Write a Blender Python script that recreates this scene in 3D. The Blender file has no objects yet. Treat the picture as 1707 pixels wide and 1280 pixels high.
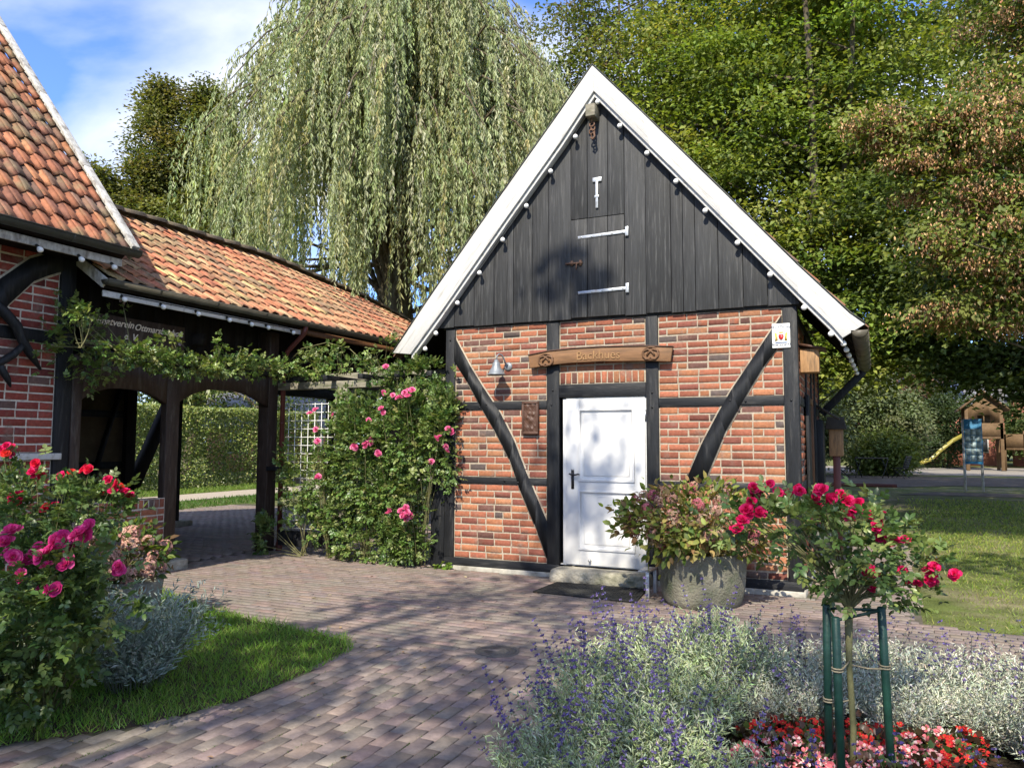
import bpy, math, random
import numpy as np
from mathutils import Vector, Matrix

random.seed(11)
rng = np.random.default_rng(11)
R = math.radians
SC = bpy.context.scene
COL = SC.collection

# ------------------------------------------------------------------ camera, sky, sun, exposure
cam_d = bpy.data.cameras.new('camera')
cam_d.sensor_fit = 'HORIZONTAL'; cam_d.sensor_width = 36.0
cam_d.lens = 36.0 * 1282 / 1707
cam_d.clip_start = 0.05; cam_d.clip_end = 3000
cam = bpy.data.objects.new('camera', cam_d); COL.objects.link(cam)
_y, _p, _r = R(24.5625), R(4.4125), R(0.1875)
_f = Vector((-math.sin(_y) * math.cos(_p), math.cos(_y) * math.cos(_p), math.sin(_p)))
_rt = Vector((math.cos(_y), math.sin(_y), 0)); _u = _rt.cross(_f)
_rt, _u = _rt * math.cos(_r) + _u * math.sin(_r), _u * math.cos(_r) - _rt * math.sin(_r)
M = Matrix((( _rt.x, _u.x, -_f.x, 0), (_rt.y, _u.y, -_f.y, 0), (_rt.z, _u.z, -_f.z, 1.62), (0, 0, 0, 1)))
cam.matrix_world = M
SC.camera = cam

SUN_EL, SUN_AZ = R(43), R(6)          # azimuth measured from -Y towards +X
w = bpy.data.worlds.new('World'); SC.world = w; w.use_nodes = True
nt = w.node_tree; nt.nodes.clear()
out = nt.nodes.new('ShaderNodeOutputWorld'); bg = nt.nodes.new('ShaderNodeBackground')
sky = nt.nodes.new('ShaderNodeTexSky'); sky.sky_type = 'NISHITA'; sky.sun_disc = False
sky.sun_elevation = SUN_EL; sky.sun_rotation = R(180) - SUN_AZ
sky.air_density = 1.0; sky.dust_density = 0.4; sky.ozone_density = 1.6
tc = nt.nodes.new('ShaderNodeTexCoord')
sep = nt.nodes.new('ShaderNodeSeparateXYZ'); nt.links.new(tc.outputs['Generated'], sep.inputs[0])
addz = nt.nodes.new('ShaderNodeMath'); addz.operation = 'ADD'; addz.inputs[1].default_value = 0.25
nt.links.new(sep.outputs['Z'], addz.inputs[0])
dv = nt.nodes.new('ShaderNodeVectorMath'); dv.operation = 'DIVIDE'
cmbz = nt.nodes.new('ShaderNodeCombineXYZ')
for k in range(3): nt.links.new(addz.outputs[0], cmbz.inputs[k])
nt.links.new(tc.outputs['Generated'], dv.inputs[0]); nt.links.new(cmbz.outputs[0], dv.inputs[1])
mp = nt.nodes.new('ShaderNodeMapping'); mp.inputs['Location'].default_value = (3.6, 2.6, 0)
mp.inputs['Scale'].default_value = (0.8, 1.15, 1)
nt.links.new(dv.outputs[0], mp.inputs[0])
cn = nt.nodes.new('ShaderNodeTexNoise'); cn.inputs['Scale'].default_value = 1.9
cn.inputs['Detail'].default_value = 7; cn.inputs['Roughness'].default_value = 0.5; cn.inputs['Distortion'].default_value = 0.25
nt.links.new(mp.outputs[0], cn.inputs[0])
cr = nt.nodes.new('ShaderNodeValToRGB')
cr.color_ramp.elements[0].position = 0.40; cr.color_ramp.elements[0].color = (0.03, 0.03, 0.03, 1)
cr.color_ramp.elements[1].position = 0.63; cr.color_ramp.elements[1].color = (0.93, 0.93, 0.93, 1)
nt.links.new(cn.outputs[0], cr.inputs[0])
skm = nt.nodes.new('ShaderNodeMix'); skm.data_type = 'RGBA'; skm.blend_type = 'MULTIPLY'
skm.inputs[0].default_value = 1.0; skm.inputs[7].default_value = (0.36, 0.50, 0.80, 1)
nt.links.new(sky.outputs[0], skm.inputs[6])
mx = nt.nodes.new('ShaderNodeMix'); mx.data_type = 'RGBA'
mx.inputs[7].default_value = (3.0, 3.08, 3.2, 1)
nt.links.new(cr.outputs[0], mx.inputs[0]); nt.links.new(skm.outputs[2], mx.inputs[6])
nt.links.new(mx.outputs[2], bg.inputs[0]); bg.inputs[1].default_value = 0.15
nt.links.new(bg.outputs[0], out.inputs[0])

sd = bpy.data.lights.new('sun', 'SUN'); sd.energy = 2.95; sd.angle = R(0.53); sd.color = (1.0, 0.92, 0.77)
sun = bpy.data.objects.new('sun', sd); COL.objects.link(sun)
SDIR = Vector((math.sin(SUN_AZ) * math.cos(SUN_EL), -math.cos(SUN_AZ) * math.cos(SUN_EL), math.sin(SUN_EL)))
sun.rotation_euler = SDIR.to_track_quat('Z', 'Y').to_euler()
sun.location = SDIR * 60

vs = SC.view_settings; vs.view_transform = 'Standard'; vs.look = 'None'; vs.gamma = 1.0; vs.use_curve_mapping = False
vs.exposure = 1.5
SC.cycles.max_bounces = 7; SC.cycles.diffuse_bounces = 4; SC.cycles.glossy_bounces = 2
SC.cycles.transmission_bounces = 3; SC.cycles.transparent_max_bounces = 4
SC.cycles.use_denoising = True
SC.cycles.sample_clamp_indirect = 6

# ------------------------------------------------------------------ materials
def _new(name):
    m = bpy.data.materials.new(name); m.use_nodes = True
    n = m.node_tree; n.nodes.clear()
    o = n.nodes.new('ShaderNodeOutputMaterial')
    return m, n, o

def mat(name, col=None, rough=0.6, spec=0.3, nscale=8.0, namt=0.35, col2=None, c2amt=0.5, c2scale=3.0, stretch=(1, 1, 1),
        bump=0.3, bscale=40.0, metal=0.0, bdist=0.01, rot=0.0):
    """Principled surface. col None = face attribute 'Col'. namt = fine value variation; col2 = blotches of a second colour."""
    m, n, o = _new(name)
    L = n.links.new
    p = n.nodes.new('ShaderNodeBsdfPrincipled'); L(p.outputs[0], o.inputs[0])
    p.inputs['Roughness'].default_value = rough; p.inputs['Metallic'].default_value = metal
    p.inputs['Specular IOR Level'].default_value = spec
    t = n.nodes.new('ShaderNodeTexCoord'); mpn = n.nodes.new('ShaderNodeMapping'); mpn.inputs['Scale'].default_value = stretch
    if rot:                                                        # turn into the run of a sloping board before stretching
        mr = n.nodes.new('ShaderNodeMapping'); mr.inputs['Rotation'].default_value = (0, rot, 0); L(t.outputs['Object'], mr.inputs[0])
    L(mr.outputs[0] if rot else t.outputs['Object'], mpn.inputs[0])
    if col is None:
        a = n.nodes.new('ShaderNodeAttribute'); a.attribute_name = 'Col'; src = a.outputs['Color']
    else:
        a = n.nodes.new('ShaderNodeRGB'); a.outputs[0].default_value = (*col, 1); src = a.outputs[0]
    if col2 is not None:
        nz = n.nodes.new('ShaderNodeTexNoise'); nz.inputs['Scale'].default_value = c2scale; nz.inputs['Detail'].default_value = 6
        nz.inputs['Roughness'].default_value = 0.62
        L(mpn.outputs[0], nz.inputs[0])
        rp = n.nodes.new('ShaderNodeMapRange'); rp.inputs['From Min'].default_value = 0.62 - 0.3 * c2amt
        rp.inputs['From Max'].default_value = 0.80 - 0.2 * c2amt
        L(nz.outputs[0], rp.inputs[0])
        mm = n.nodes.new('ShaderNodeMix'); mm.data_type = 'RGBA'; L(rp.outputs[0], mm.inputs[0]); L(src, mm.inputs[6])
        mm.inputs[7].default_value = (*col2, 1); src = mm.outputs[2]
    if namt > 0:
        nz = n.nodes.new('ShaderNodeTexNoise'); nz.inputs['Scale'].default_value = nscale; nz.inputs['Detail'].default_value = 5
        nz.inputs['Roughness'].default_value = 0.65
        L(mpn.outputs[0], nz.inputs[0])
        rp = n.nodes.new('ShaderNodeMapRange'); rp.inputs['From Min'].default_value = 0.25; rp.inputs['From Max'].default_value = 0.75
        rp.inputs['To Min'].default_value = 1 - namt; rp.inputs['To Max'].default_value = 1 + namt
        L(nz.outputs[0], rp.inputs[0])
        mm = n.nodes.new('ShaderNodeMix'); mm.data_type = 'RGBA'; mm.blend_type = 'MULTIPLY'; mm.inputs[0].default_value = 1
        L(src, mm.inputs[6]); L(rp.outputs[0], mm.inputs[7]); src = mm.outputs[2]
    L(src, p.inputs['Base Color'])
    if bump > 0:
        nz = n.nodes.new('ShaderNodeTexNoise'); nz.inputs['Scale'].default_value = bscale; nz.inputs['Detail'].default_value = 4
        L(mpn.outputs[0], nz.inputs[0])
        b = n.nodes.new('ShaderNodeBump'); b.inputs['Strength'].default_value = bump; b.inputs['Distance'].default_value = bdist
        L(nz.outputs[0], b.inputs['Height']); L(b.outputs[0], p.inputs['Normal'])
    return m

def leafmat(name, trans=0.35, rough=0.5, spec=0.3, tint=(1.5, 1.5, 0.6)):
    m, n, o = _new(name); L = n.links.new
    a = n.nodes.new('ShaderNodeAttribute'); a.attribute_name = 'Col'
    p = n.nodes.new('ShaderNodeBsdfPrincipled'); p.inputs['Roughness'].default_value = rough
    p.inputs['Specular IOR Level'].default_value = spec
    L(a.outputs['Color'], p.inputs['Base Color'])
    tr = n.nodes.new('ShaderNodeBsdfTranslucent')
    mm = n.nodes.new('ShaderNodeMix'); mm.data_type = 'RGBA'; mm.blend_type = 'MULTIPLY'; mm.inputs[0].default_value = 1
    L(a.outputs['Color'], mm.inputs[6]); mm.inputs[7].default_value = (*tint, 1); L(mm.outputs[2], tr.inputs[0])
    ms = n.nodes.new('ShaderNodeMixShader'); ms.inputs[0].default_value = trans
    L(p.outputs[0], ms.inputs[1]); L(tr.outputs[0], ms.inputs[2]); L(ms.outputs[0], o.inputs[0])
    return m

MT = dict(
    brick=mat('brick', None, 0.85, 0.2, 30, 0.30, (0.20, 0.13, 0.10), 0.30, 5, bump=0.6, bscale=90, bdist=0.006),
    timber=mat('black_timber', (0.010, 0.011, 0.013), 0.55, 0.3, 6, 0.5, (0.045, 0.044, 0.042), 0.28, 5, (6, 6, 0.6), 0.5, 30, bdist=0.006),
    timber_h=mat('black_timber_rail', (0.010, 0.011, 0.013), 0.55, 0.3, 6, 0.5, (0.045, 0.044, 0.042), 0.28, 5, (0.6, 6, 6), 0.5, 30, bdist=0.006),
    board=mat('tarred_board', None, 0.62, 0.3, 5, 0.4, (0.085, 0.085, 0.085), 0.3, 4, (9, 9, 0.5), 0.55, 25, bdist=0.005),
    brown=mat('brown_timber', (0.042, 0.027, 0.020), 0.6, 0.3, 6, 0.5, (0.09, 0.075, 0.06), 0.3, 4, (5, 5, 0.7), 0.5, 25, bdist=0.006),
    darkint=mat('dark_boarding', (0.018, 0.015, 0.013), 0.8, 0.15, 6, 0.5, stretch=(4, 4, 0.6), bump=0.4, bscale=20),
    white=mat('white_painted_wood', (0.54, 0.535, 0.515), 0.5, 0.35, 7, 0.07, (0.25, 0.24, 0.215), 0.27, 7, (2, 2, 2), 0.4, 30, bdist=0.004),
    verge_l=mat('verge_paint', (0.50, 0.495, 0.475), 0.55, 0.3, 5, 0.10, (0.20, 0.19, 0.17), 0.24, 3.2, (0.55, 3, 9), 0.45, 20, bdist=0.005, rot=R(50)),
    verge_r=mat('verge_paint', (0.50, 0.495, 0.475), 0.55, 0.3, 5, 0.10, (0.20, 0.19, 0.17), 0.24, 3.2, (0.55, 3, 9), 0.45, 20, bdist=0.005, rot=R(-50)),
    door=mat('white_door', (0.60, 0.595, 0.58), 0.32, 0.45, 3, 0.03, bump=0.05, bscale=6, bdist=0.004),
    greywood=mat('weathered_wood', (0.23, 0.21, 0.165), 0.85, 0.15, 7, 0.4, (0.10, 0.11, 0.06), 0.5, 4, (1, 5, 5), 0.5, 25, bdist=0.008),
    oldwhite=mat('weathered_white_wood', (0.50, 0.49, 0.46), 0.75, 0.2, 10, 0.25, (0.20, 0.18, 0.16), 0.55, 6, (2, 2, 1), 0.5, 40, bdist=0.006),
    tile=mat('clay_tile', None, 0.8, 0.2, 14, 0.30, (0.20, 0.165, 0.095), 0.46, 2.6, (1, 1, 1), 0.5, 60, bdist=0.006),
    zinc=mat('dark_zinc', (0.055, 0.058, 0.05), 0.5, 0.4, 6, 0.3, bump=0.15, bscale=10),
    gutterbrown=mat('old_gutter', (0.09, 0.08, 0.058), 0.5, 0.4, 6, 0.35, bump=0.15, bscale=10),
    lampgrey=mat('lamp_grey', (0.20, 0.22, 0.24), 0.45, 0.5, 14, 0.2, metal=0.3, bump=0.1, bscale=30),
    steel=mat('galvanised_steel', (0.42, 0.44, 0.46), 0.45, 0.5, 20, 0.3, (0.20, 0.15, 0.11), 0.3, 9, metal=0.6, bump=0.1, bscale=30),
    iron=mat('rusty_iron', (0.13, 0.075, 0.05), 0.75, 0.2, 25, 0.4, bump=0.4, bscale=60),
    handle=mat('dark_handle', (0.02, 0.02, 0.022), 0.35, 0.5, 20, 0.2, bump=0, metal=0.3),
    bulb=mat('bulb_glass', (0.82, 0.82, 0.80), 0.18, 0.5, 5, 0.02, bump=0),
    socket=mat('black_socket', (0.02, 0.02, 0.02), 0.5, 0.3, 5, 0.1, bump=0),
    carve=mat('carved_wood', (0.20, 0.105, 0.05), 0.6, 0.3, 8, 0.4, (0.09, 0.05, 0.025), 0.5, 4, (1, 8, 8), 0.5, 40, bdist=0.004),
    carvedark=mat('carved_dark_wood', (0.075, 0.038, 0.025), 0.5, 0.35, 12, 0.35, bump=0.5, bscale=60, bdist=0.004),
    lettering=mat('carved_lettering', (0.27, 0.155, 0.07), 0.65, 0.3, 12, 0.3, bump=0.2, bscale=60),
    pretzel=mat('carved_pretzel', (0.13, 0.068, 0.035), 0.6, 0.3, 12, 0.3, bump=0.3, bscale=60),
    stone=mat('old_stone', (0.36, 0.33, 0.265), 0.9, 0.15, 9, 0.35, (0.15, 0.15, 0.10), 0.55, 3, (1, 1, 1), 0.9, 22, bdist=0.03),
    plinth=mat('plinth_render', (0.38, 0.36, 0.31), 0.9, 0.15, 9, 0.25, (0.18, 0.165, 0.135), 0.5, 5, (1, 1, 1), 0.5, 40),
    paver=mat('clay_paver', None, 0.75, 0.25, 22, 0.25, (0.17, 0.155, 0.125), 0.38, 1.1, (1, 1, 1), 0.5, 70, bdist=0.004),
    joint=mat('joint_sand', (0.10, 0.088, 0.068), 0.95, 0.1, 12, 0.4, (0.04, 0.06, 0.015), 0.5, 2.5, bump=0.5, bscale=60),
    soil=mat('soil', (0.045, 0.034, 0.024), 0.95, 0.1, 14, 0.5, bump=0.8, bscale=30, bdist=0.03),
    turf=mat('turf', (0.10, 0.125, 0.035), 0.95, 0.1, 3, 0.45, (0.24, 0.20, 0.13), 0.50, 0.6, (1, 1, 1), 0.8, 45, bdist=0.04),
    gravel=mat('gravel_path', (0.36, 0.31, 0.25), 0.95, 0.1, 25, 0.3, bump=0.6, bscale=80),
    dirt=mat('trodden_dirt', (0.085, 0.072, 0.058), 0.95, 0.1, 6, 0.35, (0.14, 0.12, 0.10), 0.4, 0.8, bump=0.5, bscale=40),
    sand=mat('sand', (0.24, 0.215, 0.18), 0.95, 0.1, 10, 0.25, bump=0.4, bscale=30),
    mat=mat('rubber_mat', (0.03, 0.03, 0.028), 0.8, 0.25, 20, 0.4, bump=0.3, bscale=60),
    castiron=mat('cast_iron', (0.085, 0.078, 0.07), 0.6, 0.35, 18, 0.35, bump=0.4, bscale=50),
    wire=mat('white_wire', (0.72, 0.72, 0.70), 0.5, 0.4, 5, 0.1, bump=0),
    redpipe=mat('red_brown_pipe', (0.13, 0.035, 0.025), 0.45, 0.4, 6, 0.2, bump=0.1, bscale=10),
    bark=mat('bark', (0.10, 0.080, 0.055), 0.9, 0.1, 6, 0.45, (0.17, 0.17, 0.12), 0.4, 2, (3, 3, 0.7), 0.9, 12, bdist=0.03),
    twig=mat('twig', (0.11, 0.10, 0.045), 0.8, 0.2, 8, 0.3, bump=0.2, bscale=30),
    rosestem=mat('rose_stem', (0.13, 0.125, 0.055), 0.7, 0.3, 20, 0.35, bump=0.3, bscale=60),
    stake=mat('green_stake', (0.010, 0.042, 0.030), 0.45, 0.4, 20, 0.3, bump=0.15, bscale=60),
    cordmat=mat('jute_cord', (0.28, 0.24, 0.16), 0.9, 0.1, 40, 0.3, bump=0.3, bscale=90),
    planter=mat('weathered_planter', (0.20, 0.19, 0.148), 0.92, 0.12, 10, 0.40, (0.075, 0.085, 0.055), 0.62, 5, (1, 1, 1), 0.9, 45, bdist=0.02),
    plaster=mat('yellowed_plaster', (0.13, 0.10, 0.062), 0.9, 0.1, 4, 0.3, bump=0.3, bscale=20),
    window=mat('window_glass', (0.03, 0.035, 0.04), 0.08, 0.6, 3, 0.2, bump=0),
    windowwood=mat('window_wood', (0.16, 0.075, 0.035), 0.55, 0.3, 8, 0.3, stretch=(6, 6, .7), bump=0.3, bscale=30),
    litwood=mat('pale_box_wood', (0.33, 0.19, 0.09), 0.65, 0.3, 8, 0.3, (0.14, 0.09, 0.05), 0.5, 5, (6, 6, .8), 0.3, 30),
    roofdark=mat('dark_sheet_roof', (0.05, 0.045, 0.04), 0.7, 0.2, 8, 0.3, bump=0.3, bscale=30),
    enamel=mat('white_enamel', (0.78, 0.80, 0.80), 0.25, 0.5, 10, 0.05, (0.45, 0.40, 0.33), 0.15, 6, bump=0),
    ink=mat('dark_ink', (0.03, 0.035, 0.06), 0.4, 0.4, 10, 0.1, bump=0),
    red=mat('red_enamel', (0.55, 0.04, 0.035), 0.35, 0.5, 10, 0.1, bump=0),
    yellow=mat('yellow_enamel', (0.60, 0.42, 0.10), 0.35, 0.5, 10, 0.1, bump=0),
    bluee=mat('blue_enamel', (0.06, 0.13, 0.32), 0.35, 0.5, 10, 0.1, bump=0),
    cream=mat('cream_lettering', (0.72, 0.62, 0.50), 0.6, 0.3, 10, 0.1, bump=0),
    boardblue=mat('board_blue', (0.03, 0.17, 0.33), 0.5, 0.4, 10, 0.1, bump=0),
    boardpale=mat('board_pale', (0.28, 0.36, 0.38), 0.5, 0.4, 30, 0.25, bump=0),
    slide=mat('yellow_slide', (0.24, 0.205, 0.035), 0.35, 0.5, 5, 0.1, bump=0),
    playwood=mat('play_wood', (0.12, 0.075, 0.038), 0.7, 0.2, 6, 0.3, bump=0.2, bscale=20),
    houseroof=mat('slate_roof', (0.16, 0.16, 0.17), 0.7, 0.3, 6, 0.25, bump=0.4, bscale=12),
    solar=mat('solar_panel', (0.03, 0.045, 0.10), 0.2, 0.6, 5, 0.1, bump=0),
    housebrick=mat('house_brick', (0.42, 0.17, 0.12), 0.9, 0.1, 12, 0.25, bump=0.2, bscale=30),
    leaf=leafmat('leaf', 0.36, 0.5, 0.25), leaf_gloss=leafmat('glossy_leaf', 0.25, 0.38, 0.45),
    petal=leafmat('petal', 0.35, 0.55, 0.2, (1.15, 1.0, 1.0)), dryleaf=leafmat('dry_leaf', 0.2, 0.7, 0.15, (1.1, 1, .9)),
    silver=leafmat('silver_leaf', 0.15, 0.7, 0.15, (1.1, 1.1, .9)), grass=leafmat('grass', 0.4, 0.5, 0.25, (1.3, 1.4, .6)),
)
ATTR = {'brick', 'board', 'tile', 'paver', 'leaf', 'leaf_gloss', 'petal', 'dryleaf', 'silver', 'grass'}

# ------------------------------------------------------------------ mesh building
def link_mesh(name, V, faces, cols, mkey, parent=None, root=None, loc=None, smooth=False, bevel=0.0):
    """V (N,3) world coords; faces: list of index arrays (n,k); cols (F,3). Origin: root's location for parts, loc for things."""
    V = np.asarray(V, np.float64).reshape(-1, 3)
    org = np.array(root.location if root is not None else (loc if loc is not None else (0, 0, 0)), float)
    V = V - org
    me = bpy.data.meshes.new(name)
    me.vertices.add(len(V)); me.vertices.foreach_set('co', V.astype(np.float32).ravel())
    loops = np.concatenate([f.ravel() for f in faces]).astype(np.int32)
    tot = np.concatenate([np.full(len(f), f.shape[1]) for f in faces]).astype(np.int32)
    st = np.concatenate([[0], np.cumsum(tot)[:-1]]).astype(np.int32)
    me.loops.add(len(loops)); me.loops.foreach_set('vertex_index', loops)
    me.polygons.add(len(tot)); me.polygons.foreach_set('loop_start', st)
    if smooth: me.polygons.foreach_set('use_smooth', np.ones(len(tot), bool))
    if cols is not None:
        a = me.attributes.new('Col', 'FLOAT_VECTOR', 'FACE'); a.data.foreach_set('vector', np.asarray(cols, np.float32).ravel())
    me.update(calc_edges=True)
    me.materials.append(MT[mkey])
    o = bpy.data.objects.new(name, me); COL.objects.link(o)
    if parent is not None: o.parent = parent
    elif loc is not None: o.location = loc
    if bevel > 0:
        b = o.modifiers.new('bevel', 'BEVEL'); b.width = bevel; b.segments = 2; b.limit_method = 'ANGLE'; b.angle_limit = R(40)
    return o

class MB:
    def __init__(s): s.v = []; s.f = []; s.c = []
    def add(s, verts, faces, col=None):
        n = len(s.v); s.v.extend([tuple(p) for p in verts])
        for f in faces:
            s.f.append([i + n for i in f]); s.c.append(col if col is not None else (1, 1, 1))
    def box(s, lo, hi, col=None):
        (x0, y0, z0), (x1, y1, z1) = lo, hi
        s.add([(x0, y0, z0), (x1, y0, z0), (x1, y1, z0), (x0, y1, z0), (x0, y0, z1), (x1, y0, z1), (x1, y1, z1), (x0, y1, z1)],
              [(3, 2, 1, 0), (4, 5, 6, 7), (0, 1, 5, 4), (1, 2, 6, 5), (2, 3, 7, 6), (3, 0, 4, 7)], col)
    def beam(s, p0, p1, wd, ht, up=(0, 0, 1), col=None):
        """box from p0 to p1, ht along 'up', wd across."""
        p0, p1, up = Vector(p0), Vector(p1), Vector(up)
        d = (p1 - p0).normalized(); sd = d.cross(up).normalized(); up = sd.cross(d)
        a, b = sd * wd / 2, up * ht / 2
        vs = []
        for p in (p0, p1):
            vs += [p - a - b, p + a - b, p + a + b, p - a + b]
        s.add(vs, [(0, 1, 2, 3), (7, 6, 5, 4), (0, 4, 5, 1), (1, 5, 6, 2), (2, 6, 7, 3), (3, 7, 4, 0)], col)
    def prism(s, poly, ext, col=None):
        """poly: list of 3D points; ext: extrusion vector"""
        n = len(poly); e = Vector(ext); P = [Vector(p) for p in poly]
        vs = P + [p + e for p in P]
        s.add(vs, [tuple(range(n))[::-1], tuple(range(n, 2 * n))] + [(i, (i + 1) % n, n + (i + 1) % n, n + i) for i in range(n)], col)
    def strip(s, top, bot, ext, col=None):
        """band between two polylines, extruded"""
        e = Vector(ext)
        for i in range(len(top) - 1):
            q = [Vector(p) for p in (bot[i], bot[i + 1], top[i + 1], top[i])]
            vs = q + [p + e for p in q]
            fs = [(3, 2, 1, 0), (4, 5, 6, 7), (0, 1, 5, 4), (2, 3, 7, 6)]
            if i == 0: fs.append((3, 0, 4, 7))
            if i == len(top) - 2: fs.append((1, 2, 6, 5))
            s.add(vs, fs, col)
    def tube(s, pts, rad, n=6, col=None, cap=True, closed=False):
        P = [Vector(p) for p in pts]; m = len(P)
        rr = rad if hasattr(rad, '__len__') else [rad] * m
        ref = Vector((0, 0, 1)); vs = []
        prev = None
        for i in range(m):
            if closed: d = P[(i + 1) % m] - P[i - 1]
            else: d = P[min(i + 1, m - 1)] - P[max(i - 1, 0)]
            if d.length < 1e-9: d = Vector((0, 0, 1))
            d.normalize()
            a = prev - d * prev.dot(d) if prev is not None else d.cross(Vector((1, 0, 0)) if abs(d.x) < .8 else Vector((0, 1, 0)))
            if a.length < 1e-6: a = d.orthogonal()
            a.normalize(); prev = a; b = d.cross(a)
            for k in range(n):
                t = 2 * math.pi * k / n
                vs.append(P[i] + (a * math.cos(t) + b * math.sin(t)) * rr[i])
        fs = []
        for i in range(m if closed else m - 1):
            j = (i + 1) % m
            for k in range(n):
                fs.append((i * n + k, i * n + (k + 1) % n, j * n + (k + 1) % n, j * n + k))
        if cap and not closed:
            fs.append(tuple(range(n))[::-1]); fs.append(tuple((m - 1) * n + k for k in range(n)))
        s.add(vs, fs, col)
    def lathe(s, c, prof, n=24, col=None, axis=(0, 0, 1)):
        ax = Vector(axis).normalized(); a = ax.orthogonal().normalized(); b = ax.cross(a); c = Vector(c)
        vs = []
        for (r, h) in prof:
            for k in range(n):
                t = 2 * math.pi * k / n
                vs.append(c + ax * h + (a * math.cos(t) + b * math.sin(t)) * r)
        fs = []
        for i in range(len(prof) - 1):
            for k in range(n):
                fs.append((i * n + k, i * n + (k + 1) % n, (i + 1) * n + (k + 1) % n, (i + 1) * n + k))
        s.add(vs, fs, col)
    def build(s, name, mkey, parent=None, root=None, loc=None, smooth=False, bevel=0.0):
        by = {}
        for f, c in zip(s.f, s.c): by.setdefault(len(f), ([], []))[0].append(f); by[len(f)][1].append(c)
        fa = [np.array(by[k][0]) for k in by]
        ca = np.concatenate([np.array(by[k][1], float) for k in by]) if mkey in ATTR else None
        return link_mesh(name, np.array([tuple(p) for p in s.v]), fa, ca, mkey, parent, root, loc, smooth, bevel)

def tag(o, label=None, cat=None, group=None, kind=None):
    if label: o['label'] = label
    if cat: o['category'] = cat
    if group: o['group'] = group
    if kind: o['kind'] = kind
    return o
def thing(name, label, cat, loc=(0, 0, 0), group=None):
    o = bpy.data.objects.new(name, None); COL.objects.link(o); o.location = loc; o.empty_display_size = 0.2
    return tag(o, label, cat, group)
def copy_tree(o, loc=None, rz=None, sc=None, label=None, parent=None):
    c = o.copy(); COL.objects.link(c)
    if parent is not None: c.parent = parent
    for ch in list(o.children): copy_tree(ch, parent=c)
    if loc is not None: c.location = loc
    if rz is not None: c.rotation_euler = (0, 0, rz)
    if sc is not None: c.scale = (sc, sc, sc) if not hasattr(sc, '__len__') else sc
    if label: c['label'] = label
    return c
def part(mb, name, mkey, root, parent=None, smooth=False, bevel=0.0, label=None):
    o = mb.build(name, mkey, parent or root, root, None, smooth, bevel)
    if label: o['label'] = label
    return o

# leaves ------------------------------------------------------------
TPL = dict(
    rhomb=(np.array([(0, 0, 0), (.45, -.5, .14), (1, 0, -.05), (.45, .5, .14)], float), np.array([(0, 1, 2), (0, 2, 3)])),
    leaf=(np.array([(0, 0, 0), (.22, -.40, .10), (.62, -.42, .06), (1, 0, -.14), (.62, .42, .06), (.22, .40, .10), (.25, 0, 0), (.65, 0, -.02)], float),
          np.array([(0, 1, 6), (6, 1, 2), (6, 2, 7), (7, 2, 3), (0, 6, 5), (6, 4, 5), (6, 7, 4), (7, 3, 4)])),
    blade=(np.array([(0, -.5, 0), (0, .5, 0), (.6, .35, .0), (.6, -.35, .0), (1, 0, -.12)], float), np.array([(0, 1, 2), (0, 2, 3), (3, 2, 4)])),
    petal=(np.array([(0, 0, 0), (.35, -.42, .14), (.8, -.5, .22), (1, 0, .14), (.8, .5, .22), (.35, .42, .14), (.55, 0, .0)], float),
           np.array([(0, 1, 6), (1, 2, 6), (2, 3, 6), (3, 4, 6), (4, 5, 6), (5, 0, 6)])),
)
def unit(a): return a / np.maximum(np.linalg.norm(a, axis=-1, keepdims=True), 1e-9)
def leaves(P, D, N, L, W, cols, tpl='rhomb'):
    """returns V, F, C for N leaves at P, along D, normal ~N"""
    T, F = TPL[tpl]
    D = unit(D); S = unit(np.cross(D, N)); N = np.cross(S, D)
    L = np.broadcast_to(np.asarray(L, float), (len(P),)); W = np.broadcast_to(np.asarray(W, float), (len(P),))
    V = (P[:, None, :] + D[:, None, :] * (T[None, :, 0, None] * L[:, None, None]) + S[:, None, :] * (T[None, :, 1, None] * W[:, None, None])
         + N[:, None, :] * (T[None, :, 2, None] * L[:, None, None]))
    FF = (F[None] + (np.arange(len(P)) * len(T))[:, None, None]).reshape(-1, 3)
    return V.reshape(-1, 3), FF, np.repeat(cols, len(F), axis=0)
def join(parts):
    V, F, C, n = [], [], [], 0
    for v, f, c in parts:
        V.append(v); F.append(f + n); C.append(c); n += len(v)
    return np.concatenate(V), np.concatenate(F), np.concatenate(C)
def pal(n, cols, wts=None, jit=0.16):
    cols = np.array(cols, float); i = rng.choice(len(cols), n, p=None if wts is None else np.array(wts) / np.sum(wts))
    return cols[i] * (1 + rng.normal(0, jit, (n, 1))).clip(.5, 1.6) * (1 + rng.normal(0, jit * .35, (n, 3)))
def foliage(name, VFC, mkey, parent=None, root=None, loc=None):
    V, F, C = VFC
    return link_mesh(name, V, [F], C.clip(0.003, 0.95), mkey, parent, root, loc)
def rdir(n): return unit(rng.normal(0, 1, (n, 3)))
def vjit(p, s): return Vector(p) + Vector(rng.normal(0, s, 3))
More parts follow.
